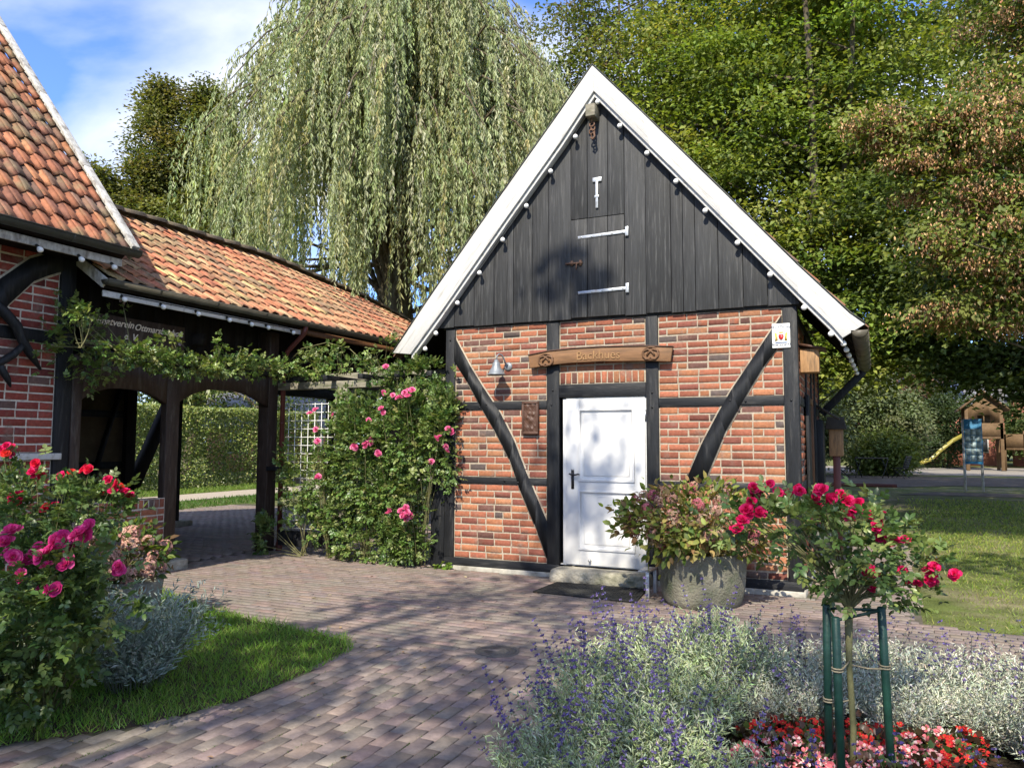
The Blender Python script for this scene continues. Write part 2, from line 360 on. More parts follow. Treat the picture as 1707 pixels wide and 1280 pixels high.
# ------------------------------------------------------------------ ground, paving, paths
def inpoly(x, y, poly):
    x = np.asarray(x); y = np.asarray(y); c = np.zeros(x.shape, bool); n = len(poly); j = n - 1
    for i in range(n):
        xi, yi = poly[i]; xj, yj = poly[j]
        with np.errstate(divide='ignore', invalid='ignore'):
            t = ((yi > y) != (yj > y)) & (x < (xj - xi) * (y - yi) / (yj - yi + 1e-12) + xi)
        c ^= t; j = i
    return c
LAWN_L = [(-7.75, 6.5), (-6.8, 6.05), (-5.9, 5.71), (-4.89, 5.5), (-3.95, 5.33), (-3.76, 5.15), (-3.68, 4.7), (-3.64, 3.9), (-3.81, 3.31),
          (-4.27, 2.74), (-4.8, 2.2), (-5.8, 1.3), (-8.1, -0.2), (-8.1, 6.5)]
BED = [(-1.2, 1.6), (-1.45, 2.9), (-1.72, 4.2), (-1.70, 5.0), (-1.25, 5.55), (0, 5.85), (1.5, 6.0), (3.6, 6.0), (4.2, 1.6)]
LAWN_R = [(.44, 8.05), (.8, 7.93), (1.3, 7.87), (2.4, 7.8), (4, 7.6), (14, 6.8), (14, 27.5), (.9, 27.5), (.6, 20), (.62, 14.8), (.52, 11.5), (.47, 9.2)]

def sheet(name, poly, z, mkey, kind='structure', extra=None):
    m = MB(); m.add([(x, y, z) for x, y in poly], [tuple(range(len(poly)))])
    o = m.build(name, mkey); tag(o, kind=kind); return o
ang = np.linspace(0, 2 * math.pi, 49)[:-1]
sheet('ground', [(900 * math.cos(a), 900 * math.sin(a)) for a in ang], -0.030, 'turf')
sheet('courtyard_base', [(-15.2, -2), (6, -2), (6, 6.6), (4, 7.6), (1.3, 7.87), (.44, 8.05), (.47, 9.2), (.52, 11.5), (.62, 14.8), (-15.2, 16)], -0.012, 'joint')
sheet('gravel_path', [(-19.5, 6), (-17.4, 6), (-17.4, 34), (-19.5, 34)], -0.014, 'gravel')
sheet('terrace', [(-9, 33), (1.2, 33.5), (3.2, 35.5), (14, 36), (14, 45), (-9, 45)], -0.014, 'dirt')
sheet('path', [(.9, 28.5), (14, 29.2), (14, 31.2), (2.2, 30.8)], -0.016, 'dirt')
sheet('sand_pit', [(-4, 47), (26, 49), (30, 66), (-4, 64)], -0.014, 'sand')
m = MB(); m.beam((-9, 33.0, .03), (1.1, 33.5, .03), .12, .14); tag(m.build('terrace_edging', 'redpipe'), kind='structure')

def pavers():
    V, F, C = [], [], []
    def field(x0, x1, y0, y1, along_y, ok):
        L, Wd, g = .205, .103, .006
        if along_y: nx, ny = int((x1 - x0) / Wd), int((y1 - y0) / L)
        else: nx, ny = int((x1 - x0) / L), int((y1 - y0) / Wd)
        i, j = np.meshgrid(np.arange(nx), np.arange(ny), indexing='ij')
        if along_y:
            cx = x0 + (i + .5) * Wd; cy = y0 + (j + .5 * (i % 2)) * L + rng.normal(0, .012, nx)[:, None]
            hx, hy = Wd / 2 - g / 2, L / 2 - g / 2
        else:
            cy = y0 + (j + .5) * Wd; cx = x0 + (i + .5 * (j % 2)) * L + rng.normal(0, .012, ny)[None, :]
            hx, hy = L / 2 - g / 2, Wd / 2 - g / 2
        cx, cy = cx.ravel(), cy.ravel(); hx = np.full(len(cx), hx); hy = np.full(len(cx), hy)
        if along_y:                                                # half bricks close the field against the cross courses
            ii = np.arange(0, nx, 2); ex = x0 + (ii + .5) * Wd
            cx = np.concatenate([cx, ex]); cy = np.concatenate([cy, np.full(len(ex), y1 - .053)]); hx = np.concatenate([hx, np.full(len(ex), Wd / 2 - g / 2)]); hy = np.concatenate([hy, np.full(len(ex), .05)])
        k = ok(cx, cy); cx, cy, hx, hy = cx[k], cy[k], hx[k], hy[k]; n = len(cx)
        cx = cx + rng.normal(0, .0012, n); cy = cy + rng.normal(0, .0012, n)
        th = rng.normal(0, .008, n); tx = rng.normal(0, .010, n); ty = rng.normal(0, .010, n); z = rng.normal(0, .0009, n) + .0022 * np.sin(cx * 1.3 + .6) * np.sin(cy * 1.7)
        vs = []
        for (b, zz) in ((0, -.02), (.0045, 0)):
            for sx, sy in ((-1, -1), (1, -1), (1, 1), (-1, 1)):
                ax, ay = sx * (hx - b), sy * (hy - b)
                vs.append(np.stack([cx + ax - ay * th, cy + ay + ax * th, z + zz + ax * tx + ay * ty], -1))
            if b == 0:
                pass
        vs = np.stack(vs, 1)
        low = vs[:, :4].copy(); low[:, :, 2] += .0155            # bevel edge a little under the top
        vs = np.concatenate([vs[:, :4], low, vs[:, 4:]], 1)       # 12 verts
        base = (np.arange(n) * 12)[:, None, None] + sum(len(v) for v in V)
        q = np.array([(8, 9, 10, 11)] + [(a, (a + 1) % 4, 4 + (a + 1) % 4, 4 + a) for a in range(4)] + [(4 + a, 4 + (a + 1) % 4, 8 + (a + 1) % 4, 8 + a) for a in range(4)])
        V.append(vs.reshape(-1, 3)); F.append((q[None] + base).reshape(-1, 4))
        c = pal(n, [(.205, .160, .138), (.196, .156, .137), (.214, .160, .135), (.186, .150, .134), (.206, .166, .144), (.222, .172, .147)], [4, 4, 2, 2, 2, 1], .08)
        C.append(np.repeat(c, 9, 0))
    def free(x, y): return ~(inpoly(x, y, LAWN_L) | inpoly(x, y, BED) | inpoly(x, y, LAWN_R))
    field(-6.2, 5.6, .8075, 5.34, True, lambda x, y: free(x, y) & (x + y * .2 > -6))
    field(-8.3, 5.8, 5.34, 8.87, False, lambda x, y: free(x, y) & ~((x > .35) & (y > 8.0)) & (x < 5.4))
    field(-15, -8.3, 5.4, 15.4, False, lambda x, y: (x < -8.3))
    field(-8.3, -5.2, 8.88, 15.4, False, lambda x, y: (x < -5.3))
    field(-.6, .66, 8.88, 14.6, False, lambda x, y: free(x, y) & (x > -.55))
    o = link_mesh('paving', np.concatenate(V), [np.concatenate(F)], np.concatenate(C), 'paver'); tag(o, kind='structure')
pavers()
m = MB()                                                        # raised beds of turf and soil with a soft edge
def mound(name, poly, z, mkey):
    P = np.array(poly); c = P.mean(0); Q = c + (P - c) * .985
    m = MB(); n = len(P)
    m.add([(x, y, -.02) for x, y in P] + [(x, y, z) for x, y in Q], [tuple(range(n, 2 * n))] + [(i, (i + 1) % n, n + (i + 1) % n, n + i) for i in range(n)])
    tag(m.build(name, mkey), kind='structure')
mound('lawn_bed', LAWN_L[::-1] if False else LAWN_L, .012, 'soil')
mound('flower_bed', BED, .03, 'soil')
mound('lawn_ground', LAWN_R, .006, 'turf')

def grass_obj(name, x, y, z, h, wd, cols, lean=.45):
    n = len(x); P = np.stack([x, y, np.full(n, z)], -1)
    D = np.stack([rng.normal(0, lean, n), rng.normal(0, lean, n), np.ones(n)], -1); N = rdir(n); N[:, 2] *= .2
    o = foliage(name, leaves(P, D, N, h, wd, cols, 'blade'), 'grass'); tag(o, kind='stuff'); return o
def rand_in(poly, n, dens=None):
    P = np.array(poly); lo, hi = P.min(0), P.max(0); X = np.zeros(0); Y = np.zeros(0)
    while len(X) < n:
        x = rng.uniform(lo[0], hi[0], n * 2); y = rng.uniform(lo[1], hi[1], n * 2); k = inpoly(x, y, poly)
        if dens is not None: k &= rng.random(n * 2) < dens(x, y)
        X = np.concatenate([X, x[k]]); Y = np.concatenate([Y, y[k]])
    return X[:n], Y[:n]
x, y = rand_in([(-7.75, 6.5), (-5.9, 5.73), (-4.89, 5.53), (-3.9, 5.35), (-3.68, 5.1), (-3.61, 4.6), (-3.60, 3.84), (-3.77, 3.27), (-4.23, 2.70), (-4.8, 2.15), (-5.6, 1.5), (-7.75, 3)], 52000)
grass_obj('grass', x, y, .008, rng.uniform(.025, .095, len(x)) * (.75 + .4 * np.sin(x * 5 + np.sin(y * 7)) ** 2), rng.uniform(.003, .006, len(x)),
          pal(len(x), [(.11, .22, .03), (.14, .27, .036), (.18, .29, .05), (.24, .29, .09)], [4, 4, 3, 1.2], .22), .65)
def dr(x, y):
    s = .5 + .5 * np.sin(x * 2.1 + 1.3 * np.sin(y * 1.1)) * np.sin(y * 1.6 + .8 * np.sin(x * 1.7))
    return np.clip(1.5 - .055 * (y - 7) - .9 * s * (y < 12) - 1.1 * np.exp(-((x - .45) / .55) ** 2) * (y > 8.6), .03, 1) * np.clip(6 / np.maximum(y - 5, 1), .12, 1)
x, y = rand_in([(.44, 8.03), (1.3, 7.87), (4, 7.5), (9, 7), (13, 26), (.8, 26), (.6, 15), (.5, 9.2)], 60000, dr)
grass_obj('grass', x, y, .0, rng.uniform(.025, .07, len(x)) * (1 + np.clip(y - 10, 0, 14) * .05), rng.uniform(.005, .009, len(x)) * (1 + np.clip(y - 9, 0, 16) * .12),
          pal(len(x), [(.17, .235, .04), (.22, .27, .05), (.27, .30, .075), (.33, .30, .12)], [4, 4, 3, 1.4]), .7)
x, y = rand_in([(-22, 12), (-19.6, 12), (-19.6, 30), (-22, 30)], 9000)
grass_obj('grass', x, y, -.02, rng.uniform(.06, .14, len(x)), .02, pal(len(x), [(.12, .20, .03), (.16, .22, .05)]), .6)
x, y = rand_in([(-17.3, 12), (-15.2, 12), (-15.2, 30), (-17.3, 30)], 7000)
grass_obj('grass', x, y, -.02, rng.uniform(.06, .12, len(x)), .02, pal(len(x), [(.06, .13, .02), (.08, .15, .03)]), .6)  # darker greens: shade on this strip is put into the blade colour
# tufts in the paving joints
x = rng.uniform(-4.4, -1.6, 150); y = rng.uniform(2.0, 5.2, 150)
k = ~(inpoly(x, y, LAWN_L) | inpoly(x, y, BED)); x, y = np.repeat(x[k], 14), np.repeat(y[k], 14)
n = len(x); x = -6.2 + np.round((x + 6.2) / .103) * .103 + rng.normal(0, .003, n); y = y + rng.normal(0, .04, n)
grass_obj('joint_weeds', x, y, -.006, rng.uniform(.008, .022, n), .003, pal(n, [(.06, .12, .02)]), .9)

# ------------------------------------------------------------------ bricks and tiles
BRICKS = [(.275, .098, .057), (.24, .083, .051), (.30, .125, .064), (.175, .062, .045), (.285, .106, .059), (.118, .059, .048), (.09, .069, .063), (.30, .140, .074)]
BW = [5, 5, 3, 4, 3.2, 2.4, 1.8, 1.4]
RED = [(.25, .055, .040), (.215, .048, .038), (.29, .068, .046), (.165, .043, .038), (.14, .085, .072)]
def bcol(palette=BRICKS, wts=BW):
    c = random.choices(palette, wts)[0]; k = random.uniform(.8, 1.2); return tuple(v * k for v in c)
MORT = (.335, .285, .218)
def bricks(mb, O, U, N, x0, x1, z0, z1, palette=BRICKS, wts=BW, soldier=False, mort=MORT, c0=.0832, odd=0, Lb=.236, mortar=True):
    """bricks in a rectangle: O origin, U along, N outward. brick face at O plane, mortar 7 mm behind"""
    O, U, N = Vector(O), Vector(U), Vector(N); Z = Vector((0, 0, 1))
    P = lambda a, z, d: O + U * a + Z * z + N * d
    if mortar:
        mb.add([P(x0, z0, -.007), P(x1, z0, -.007), P(x1, z1, -.007), P(x0, z1, -.007)], [(0, 1, 2, 3)], mort)
    def one(a0, a1, b0, b1):
        j = lambda s: random.uniform(-s, s) * 1.6
        bv = .005; d = j(.0025)
        out_ = [(a0 + j(.002), b0 + j(.002)), (a1 + j(.002), b0 + j(.002)), (a1 + j(.002), b1 + j(.002)), (a0 + j(.002), b1 + j(.002))]
        inn = [(a0 + bv + j(.002), b0 + bv + j(.002)), (a1 - bv + j(.002), b0 + bv + j(.002)), (a1 - bv + j(.002), b1 - bv + j(.002)), (a0 + bv + j(.002), b1 - bv + j(.002))]
        vs = [P(a, b, -.012) for a, b in out_] + [P(a, b, -.004 + d) for a, b in out_] + [P(a, b, d + j(.0015)) for a, b in inn]
        mb.add(vs, [(8, 9, 10, 11)] + [(i, (i + 1) % 4, 4 + (i + 1) % 4, 4 + i) for i in range(4)] + [(4 + i, 4 + (i + 1) % 4, 8 + (i + 1) % 4, 8 + i) for i in range(4)], bcol(palette, wts))
    if soldier:
        a = x0 + .012
        while a + .05 < x1: one(a, min(a + .062, x1 - .01), z0 + .012, z1 - .012); a += .0765
        return
    nrow = max(1, round((z1 - z0) / c0)); ch = (z1 - z0) / nrow
    for r in range(nrow):
        b0 = z0 + r * ch + .0095; b1 = z0 + (r + 1) * ch - .0095
        a = x0 - (.12 if (r + odd) % 2 else 0) + random.uniform(-.008, .008)
        while a < x1 - .03:
            ln = Lb - .016 if random.random() > .1 else Lb * .5 - .016
            s, e = max(a, x0 + .012), min(a + ln, x1 - .012)
            if x1 - .012 - e < .05: e = x1 - .012
            if e - s > .03: one(s, e, b0, b1)
            a += ln + .016
            if e >= x1 - .0121: break

def pantiles(mb, O, U, S, nu, nv, tw, tl, palette, wts, sag=None, amp=.022):
    """clay pantiles: O eave corner, U along the eave, S up the slope"""
    O, U, S = Vector(O), Vector(U).normalized(), Vector(S).normalized(); N = U.cross(S); N = N if N.z > 0 else -N
    seg = 8
    hp = [amp * math.sin(2 * math.pi * (t / seg) * .985 + .35) + .010 * math.cos(4 * math.pi * t / seg) for t in range(seg + 1)]
    for i in range(nu):
        for j in range(nv):
            c = random.choices(palette, wts)[0]; k = random.uniform(.75, 1.2); c = tuple(q * k for q in c)
            ju, js, jn = random.uniform(-.006, .006), random.uniform(-.012, .012), random.uniform(-.003, .004); sk = random.uniform(-.012, .012)
            vs = []
            for (b, lift) in ((0, .030), (.5, .018), (1.12, .0)):
                for t in range(seg + 1):
                    p = O + U * (i * tw + tw * 1.04 * t / seg + ju + sk * b) + S * (j * tl + b * tl + js) + N * (hp[t] + lift + jn)
                    if sag: p = p + Vector((0, 0, sag(p)))
                    vs.append(p)
            n = seg + 1
            lip = [v - N * .016 for v in vs[:n]]
            lft = [vs[0] - N * .014, vs[n] - N * .014, vs[2 * n] - N * .01]
            rgt = [vs[n - 1] - N * .014, vs[2 * n - 1] - N * .014, vs[3 * n - 1] - N * .01]
            fs = [(a * n + t, a * n + t + 1, (a + 1) * n + t + 1, (a + 1) * n + t) for a in range(2) for t in range(seg)]
            b0 = 3 * n
            fs += [(b0 + t, b0 + t + 1, t + 1, t) for t in range(seg)]
            b1 = b0 + n
            fs += [(b1, 0, n, b1 + 1), (b1 + 1, n, 2 * n, b1 + 2), (n - 1, b1 + 3, b1 + 4, 2 * n - 1), (2 * n - 1, b1 + 4, b1 + 5, 3 * n - 1)]
            mb.add(vs + lip + lft + rgt, fs, c)
TILES_MAIN = [(.33, .135, .075), (.28, .112, .065), (.235, .105, .07), (.20, .115, .08), (.37, .165, .085), (.165, .10, .078)]
TILES_ARC = [(.43, .18, .10), (.39, .145, .085), (.45, .23, .125), (.46, .33, .155), (.34, .155, .095), (.26, .165, .105), (.44, .29, .165)]

# string lights --------------------------------------------------------
bulb_me = None
def make_bulb(parent, root, p, d):
    """white globe bulb at p hanging along d (from socket to tip)"""
    d = Vector(d).normalized()
    m = MB(); pr = [(.012, .028), (.017, .034), (.026, .046), (.031, .062), (.029, .077), (.020, .088), (.008, .093), (.0005, .094)]
    m.lathe(p, [(r, h) for r, h in pr], 12, axis=d)
    b = part(m, 'bulb', 'bulb', root, parent, True)
    m = MB(); m.lathe(p, [(.001, -.006), (.014, -.004), (.0165, .01), (.0165, .03), (.012, .034)], 10, axis=d)
    part(m, 'socket', 'socket', root, b, True)
def light_string(label, pts, dirs, cable_off):
    t = thing('light_string', label, 'string lights', tuple(pts[0]), 'strings of white globe bulbs')
    m = MB(); m.tube([Vector(p) + Vector(cable_off) for p in pts], .006, 5); part(m, 'cable', 'socket', t)
    for p, d in zip(pts, dirs): make_bulb(t, t, p, d)
    return t
# ------------------------------------------------------------------ bakehouse
BH = thing('bakehouse', 'small half-timbered brick bakehouse with black boarded gable and white verge boards', 'building', (-2.83, 8.9, 0))
FY = 8.9; TY = 8.882; Y1 = 12.9; XL, XR = -5.03, -.63
def fbox(mb, x0, x1, z0, z1, y0=TY, y1=9.03): mb.box((x0, y0, z0), (x1, y1, z1))
# plinth
m = MB(); m.box((XL - .02, FY - .04, -.06), (XR + .02, Y1, .05)); part(m, 'plinth', 'plinth', BH, bevel=.01)
# brick infill
m = MB(); O = (0, FY, 0); U = (1, 0, 0); N = (0, -1, 0)
pan = [(-4.89, -3.585), (-2.175, -.785)]
for a, b in pan:
    for k, (z0, z1) in enumerate(((.15, 1.10), (1.19, 2.05), (2.155, 3.13))): bricks(m, O, U, N, a, b, z0, z1, odd=k)
bricks(m, O, U, N, -3.42, -2.325, 2.50, 3.13, odd=1); bricks(m, O, U, N, -3.42, -2.325, 2.345, 2.50, soldier=True)
BL_u = [(-4.90, 3.02), (-4.67, 2.63), (-4.48, 2.35), (-4.23, 2.01), (-4.03, 1.65), (-3.87, 1.27), (-3.71, .93), (-3.575, .64)]
BL_l = [(-4.90, 2.70), (-4.70, 2.42), (-4.50, 2.09), (-4.31, 1.80), (-4.09, 1.42), (-3.93, 1.01), (-3.74, .61), (-3.575, .21)]
BR_u = [(-.79, 3.04), (-.97, 2.78), (-1.18, 2.47), (-1.35, 2.22), (-1.49, 1.98), (-1.68, 1.63), (-1.88, 1.18)]
BR_l = [(-.79, 2.74), (-1.0, 2.47), (-1.13, 2.26), (-1.27, 2.02), (-1.42, 1.76), (-1.55, 1.45), (-1.67, 1.18)]
def offs(pts, dx): return [(x + dx, z) for x, z in pts]
for a, b in ((offs(BL_u, .022), offs(BL_l, -.022)), (offs(BR_l, .022), offs(BR_u, -.022))):
    a = [(min(max(x, -4.889), -.79), z) for x, z in a]; b = [(min(max(x, -4.889), -.79), z) for x, z in b]
    m.strip([(x, FY - .0035, z) for x, z in a], [(x, FY - .0035, z) for x, z in b], (0, .003, 0), MORT)
# side and rear walls
OS = (XR - .004, 0, 0); US = (0, 1, 0); NS = (1, 0, 0)
for a, b in ((9.03, 10.0), (10.95, 11.7), (11.8, 12.8)):
    for z0, z1 in ((.15, 1.10), (1.19, 2.05), (2.155, 2.95)): bricks(m, OS, US, NS, a, b, z0, z1)
bricks(m, OS, US, NS, 10.0, 10.95, .15, .95); bricks(m, OS, US, NS, 10.0, 10.95, 2.25, 2.95)
bricks(m, (XL + .004, 0, 0), (0, -1, 0), (-1, 0, 0), -12.8, -9.03, .15, 2.95)
bricks(m, (0, Y1, 0), (-1, 0, 0), (0, 1, 0), .77, 4.9, .15, 2.95)
part(m, 'brick_wall', 'brick', BH)
# posts
def post(x0, x1, z0, z1, y0=TY, y1=9.03):
    m = MB(); fbox(m, x0, x1, z0, z1, y0, y1); return part(m, 'post', 'timber', BH, bevel=.007)
post(XL, -4.89, .15, 3.13); post(-3.585, -3.42, .15, 3.13); post(-2.325, -2.175, .15, 3.13); post(-.785, XR, .15, 3.13)
for y0 in (9.95, 10.93, 11.68, 12.78):
    m = MB(); m.box((XR - .12, y0, .15), (XR + .012, y0 + .12, 3.0)); part(m, 'post', 'timber', BH, bevel=.007)
m = MB(); m.box((XL - .012, 12.78, .15), (XL + .12, 12.9, 3.0)); part(m, 'post', 'timber', BH, bevel=.007)
# rails and sill
def rail(x0, x1, z0, z1, y0=TY + .003):
    m = MB(); fbox(m, x0, x1, z0, z1, y0); return part(m, 'rail', 'timber_h', BH, bevel=.006)
for a, b in pan:
    rail(a, b, 1.105, 1.188); rail(a, b, 2.052, 2.153)
for a, b in ((XL, -3.42), (-2.325, XR)):
    m = MB(); fbox(m, a, b, .035, .15, TY - .004); part(m, 'sill_beam', 'timber_h', BH, bevel=.008)
m = MB(); m.box((XR - .12, 9.03, .035), (XR + .014, Y1, .15)); part(m, 'sill_beam', 'timber', BH, bevel=.008)
m = MB(); fbox(m, -3.42, -2.325, 2.185, 2.345, TY + .002); part(m, 'lintel', 'timber_h', BH, bevel=.006)
for z in (1.105, 2.052, 2.95):
    m = MB(); m.box((XR - .1, 9.03, z), (XR + .008, 12.78, z + .1)); part(m, 'rail', 'timber', BH, bevel=.006)
m = MB(); fbox(m, XL - .05, XR + .04, 3.13, 3.26, TY + .01); part(m, 'plate_beam', 'timber_h', BH, bevel=.006)
# braces
for a, b in ((BL_u, BL_l), (BR_l, BR_u)):
    m = MB(); m.strip([(x, TY - .006, z) for x, z in a], [(x, TY - .006, z) for x, z in b], (0, .1, 0)); part(m, 'brace', 'timber', BH)
# wooden pegs
for (x, z) in ((-4.96, 2.98), (-4.52, 2.08), (-4.42, 2.12), (-4.16, 1.15), (-3.97, 1.13), (-3.50, 2.28), (-3.52, 2.10), (-2.25, 2.22), (-2.25, 2.05), (-2.24, 1.15), (-1.36, 2.11), (-1.19, 2.10), (-.71, 2.95), (-.71, 2.1), (-.71, 1.1), (-1.75, 1.15)):
    m = MB(); m.tube([(x, TY - .012, z), (x, TY + .02, z)], .011, 8); part(m, 'peg', 'handle', BH)
# gable boarding
xs = [-5.14, -4.89, -4.60, -4.31, -4.03, -3.77, -3.55, -3.245, -3.03, -2.77, -2.56, -2.30, -2.0, -1.72, -1.46, -1.19, -.93, -.60]
def topz(x): return 5.92 - abs(x + 2.895) * 1.212 + .03
def board(mb, x0, x1, z0, z1=None, y=8.85, t=.024):
    g = .0028; x0 += g; x1 -= g; yj = y + random.uniform(-.004, .004); tw = random.uniform(-.002, .002)
    v = random.uniform(.75, 1.25); c = (.032 * v, .033 * v, .0345 * v)
    if z1 is None:
        pts = [(x0, z0), (x1, z0), (x1, max(z0 + .01, topz(x1)))]
        if x0 < -2.895 < x1: pts.append((-2.895, topz(-2.895)))
        pts.append((x0, max(z0 + .01, topz(x0))))
    else: pts = [(x0, z0), (x1, z0), (x1, z1), (x0, z1)]
    mb.prism([(x, yj + (tw if i % 2 else -tw), z) for i, (x, z) in enumerate(pts)], (0, t, 0), c)
m = MB(); h = MB(); uh = MB()
for a, b in zip(xs[:-1], xs[1:]):
    zb = 3.155 + random.uniform(-.012, .012)
    subs = [(a, b)]
    if b - a > .27 and random.random() < .55: mid = (a + b) / 2 + random.uniform(-.05, .05); subs = [(a, mid), (mid, b)]
    if a >= -3.25 and b <= -2.55:
        for s, e in [(a, b)]:
            board(h, s, e, 3.16, 4.385, 8.842)
            board(m, s, e, 4.395, None)
    else:
        for s, e in subs: board(m, s, e, zb)
bk = MB(); bk.prism([(-5.0, 8.885, 3.27), (-.75, 8.885, 3.27), (-2.895, 8.885, 5.85)], (0, .01, 0)); part(bk, 'gable_backing', 'timber', BH)
part(m, 'gable_boarding', 'board', BH, bevel=.003)
HT = part(h, 'hatch', 'board', BH, bevel=.003)
for z, tlt in ((4.155, .012), (3.465, .012)):
    m = MB(); m.beam((-3.15, 8.836, z), (-2.535, 8.836, z + tlt), .008, .036); m.box((-2.545, 8.822, z - .045), (-2.505, 8.842, z + .07))
    for k in range(5): m.lathe((-3.10 + k * .13, 8.832, z + tlt * k / 5), [(.011, 0), (.008, .006), (.001, .008)], 8, axis=(0, -1, 0))
    part(m, 'hinge_strap', 'steel', BH, HT, bevel=.002)
m = MB(); m.beam((-3.31, 8.83, 3.84), (-3.09, 8.83, 3.835), .02, .022); m.box((-3.24, 8.822, 3.81), (-3.21, 8.845, 3.87)); m.box((-3.13, 8.822, 3.80), (-3.10, 8.845, 3.87)); m.tube([(-3.16, 8.82, 3.835), (-3.16, 8.80, 3.78), (-3.16, 8.80, 3.75)], .009, 6)
part(m, 'bolt', 'iron', BH, HT)
m = MB(); m.box((-2.955, 8.832, 4.83), (-2.84, 8.842, 4.885)); m.box((-2.918, 8.830, 4.50), (-2.885, 8.842, 4.84)); m.box((-2.93, 8.826, 4.63), (-2.873, 8.832, 4.66))
part(m, 'tee_hinge', 'steel', BH, bevel=.002, label='whitish T-shaped hinge plate in the upper gable')
m = MB(); m.box((-2.985, 8.66, 5.60), (-2.865, 8.9, 5.755)); HB = part(m, 'hoist_beam', 'greywood', BH, bevel=.008)
m = MB(); m.tube([(-2.925, 8.73, 5.60), (-2.925, 8.73, 5.55)], .008, 6)
for k in range(4):
    c = Vector((-2.925 + (k % 2) * .012, 8.735, 5.52 - k * .048)); r = .034
    pts = [c + Vector((math.cos(t) * r * (.6 if k % 2 else .9), math.sin(t + k) * .012, math.sin(t) * r)) for t in np.linspace(0, 2 * math.pi, 12)[:-1]]
    m.tube(pts, .0095, 6, closed=True)
m.tube([(-2.90, 8.73, 5.42), (-2.885, 8.72, 5.36), (-2.91, 8.72, 5.325), (-2.94, 8.73, 5.35)], .012, 6)
part(m, 'hoist_chain', 'iron', BH, HB, True)
# verge boards (white), moulding under them, dark verge trim
Ltop = [(-5.745, 2.83), (-5.2, 3.52), (-4.3, 4.60), (-3.4, 5.66), (-2.905, 6.255)]
Lbot = [(-5.47, 2.80), (-5.0, 3.345), (-4.1, 4.44), (-3.3, 5.39), (-2.89, 5.925)]
Rtop = [(-2.905, 6.255), (-2.3, 5.56), (-1.4, 4.50), (-.6, 3.55), (-.1, 2.99), (.045, 2.865)]
Rbot = [(-2.89, 5.925), (-2.2, 5.12), (-1.4, 4.18), (-.6, 3.24), (-.27, 2.86), (-.175, 2.73)]
for T, B in ((Ltop, Lbot), (Rtop, Rbot)):
    m = MB(); m.strip([(x, 8.70, z) for x, z in T], [(x, 8.70, z) for x, z in B], (0, .028, 0)); part(m, 'verge_board', 'verge_l' if T is Ltop else 'verge_r', BH, bevel=.004)
    m = MB(); B2 = [(x - (.03 if T is Ltop else -.03) * -1, z - .03) for x, z in B]
    m.strip([(x, 8.735, z + .05) for x, z in B], [(x, 8.735, z - .062) for x, z in B], (0, .105, 0)); part(m, 'verge_moulding', 'white', BH, bevel=.004)
    m = MB(); m.strip([(x, 8.688, z + .022) for x, z in T], [(x, 8.688, z + .004) for x, z in T], (0, .3, 0)); part(m, 'verge_trim', 'zinc', BH)
# roof
for s, ex, ez in ((-1, -5.75, 2.86), (1, .05, 2.90)):
    m = MB(); P0 = Vector((ex, 8.775, ez - .095)); rid = Vector((-2.905, 8.775, 6.165)); S = (rid - P0)
    pantiles(m, P0 if s < 0 else P0, (0, 1, 0), S, 20, 13, .209, S.length / 13, TILES_MAIN, [3, 3, 3, 2, 1, 2])
    RF = part(m, 'tile_roof', 'tile', BH)
    m = MB(); nrm = Vector((s * .77, 0, .64))
    a = P0 - nrm * .05; b = rid - nrm * .05
    m.prism([(a.x, 8.86, a.z), (b.x, 8.86, b.z), (b.x, 8.86, b.z - .05), (a.x, 8.86, a.z - .05)], (0, 4.0, 0)); part(m, 'roof_underside', 'darkint', BH)
    for k in range(7):
        m = MB(); yk = 8.95 + k * .62; q = Vector((ex - s * .1, yk, ez - .12 + .03)); e = q + (Vector((-2.905, yk, 6.12)) - q) * .26
        m.beam(q, e, .09, .11, nrm); part(m, 'rafter', 'darkint', BH)
m = MB(); m.tube([(-2.905, 8.80, 6.15), (-2.905, 12.9, 6.15)], .07, 10); part(m, 'ridge_cap', 'tile' if False else 'gutterbrown', BH, RF)
# rear gable
m = MB(); m.prism([(-5.1, Y1 - .02, 3.0), (-.6, Y1 - .02, 3.0), (-2.895, Y1 - .02, 5.9)], (0, .03, 0)); part(m, 'rear_gable', 'timber', BH)
# right gutter with strut
m = MB(); n = 12
pts = [(-.01 + .085 * math.cos(t), 2.805 + .085 * math.sin(t)) for t in np.linspace(math.pi, 2 * math.pi, n)]
m.strip([(x, 8.70, z) for x, z in pts], [(-.01 + (x + .01) * .93, 8.70, 2.805 + (z - 2.805) * .93) for x, z in pts], (.05, 3.9, -.02))
m.prism([(x, 8.70, z) for x, z in pts], (0, .006, 0))
for k in range(1, 7): m.strip([(-.01 + (x + .01) * 1.05 + k * .0075, 8.7 + k * .58, 2.805 + (z - 2.805) * 1.05 - k * .003) for x, z in pts], [(x + k * .0075, 8.7 + k * .58, z - k * .003) for x, z in pts], (0, .03, 0))
part(m, 'gutter', 'gutterbrown', BH)
m = MB(); m.beam((.02, 12.72, 2.72), (-.58, 12.72, 2.08), .11, .11); part(m, 'eave_strut', 'timber', BH, bevel=.006)
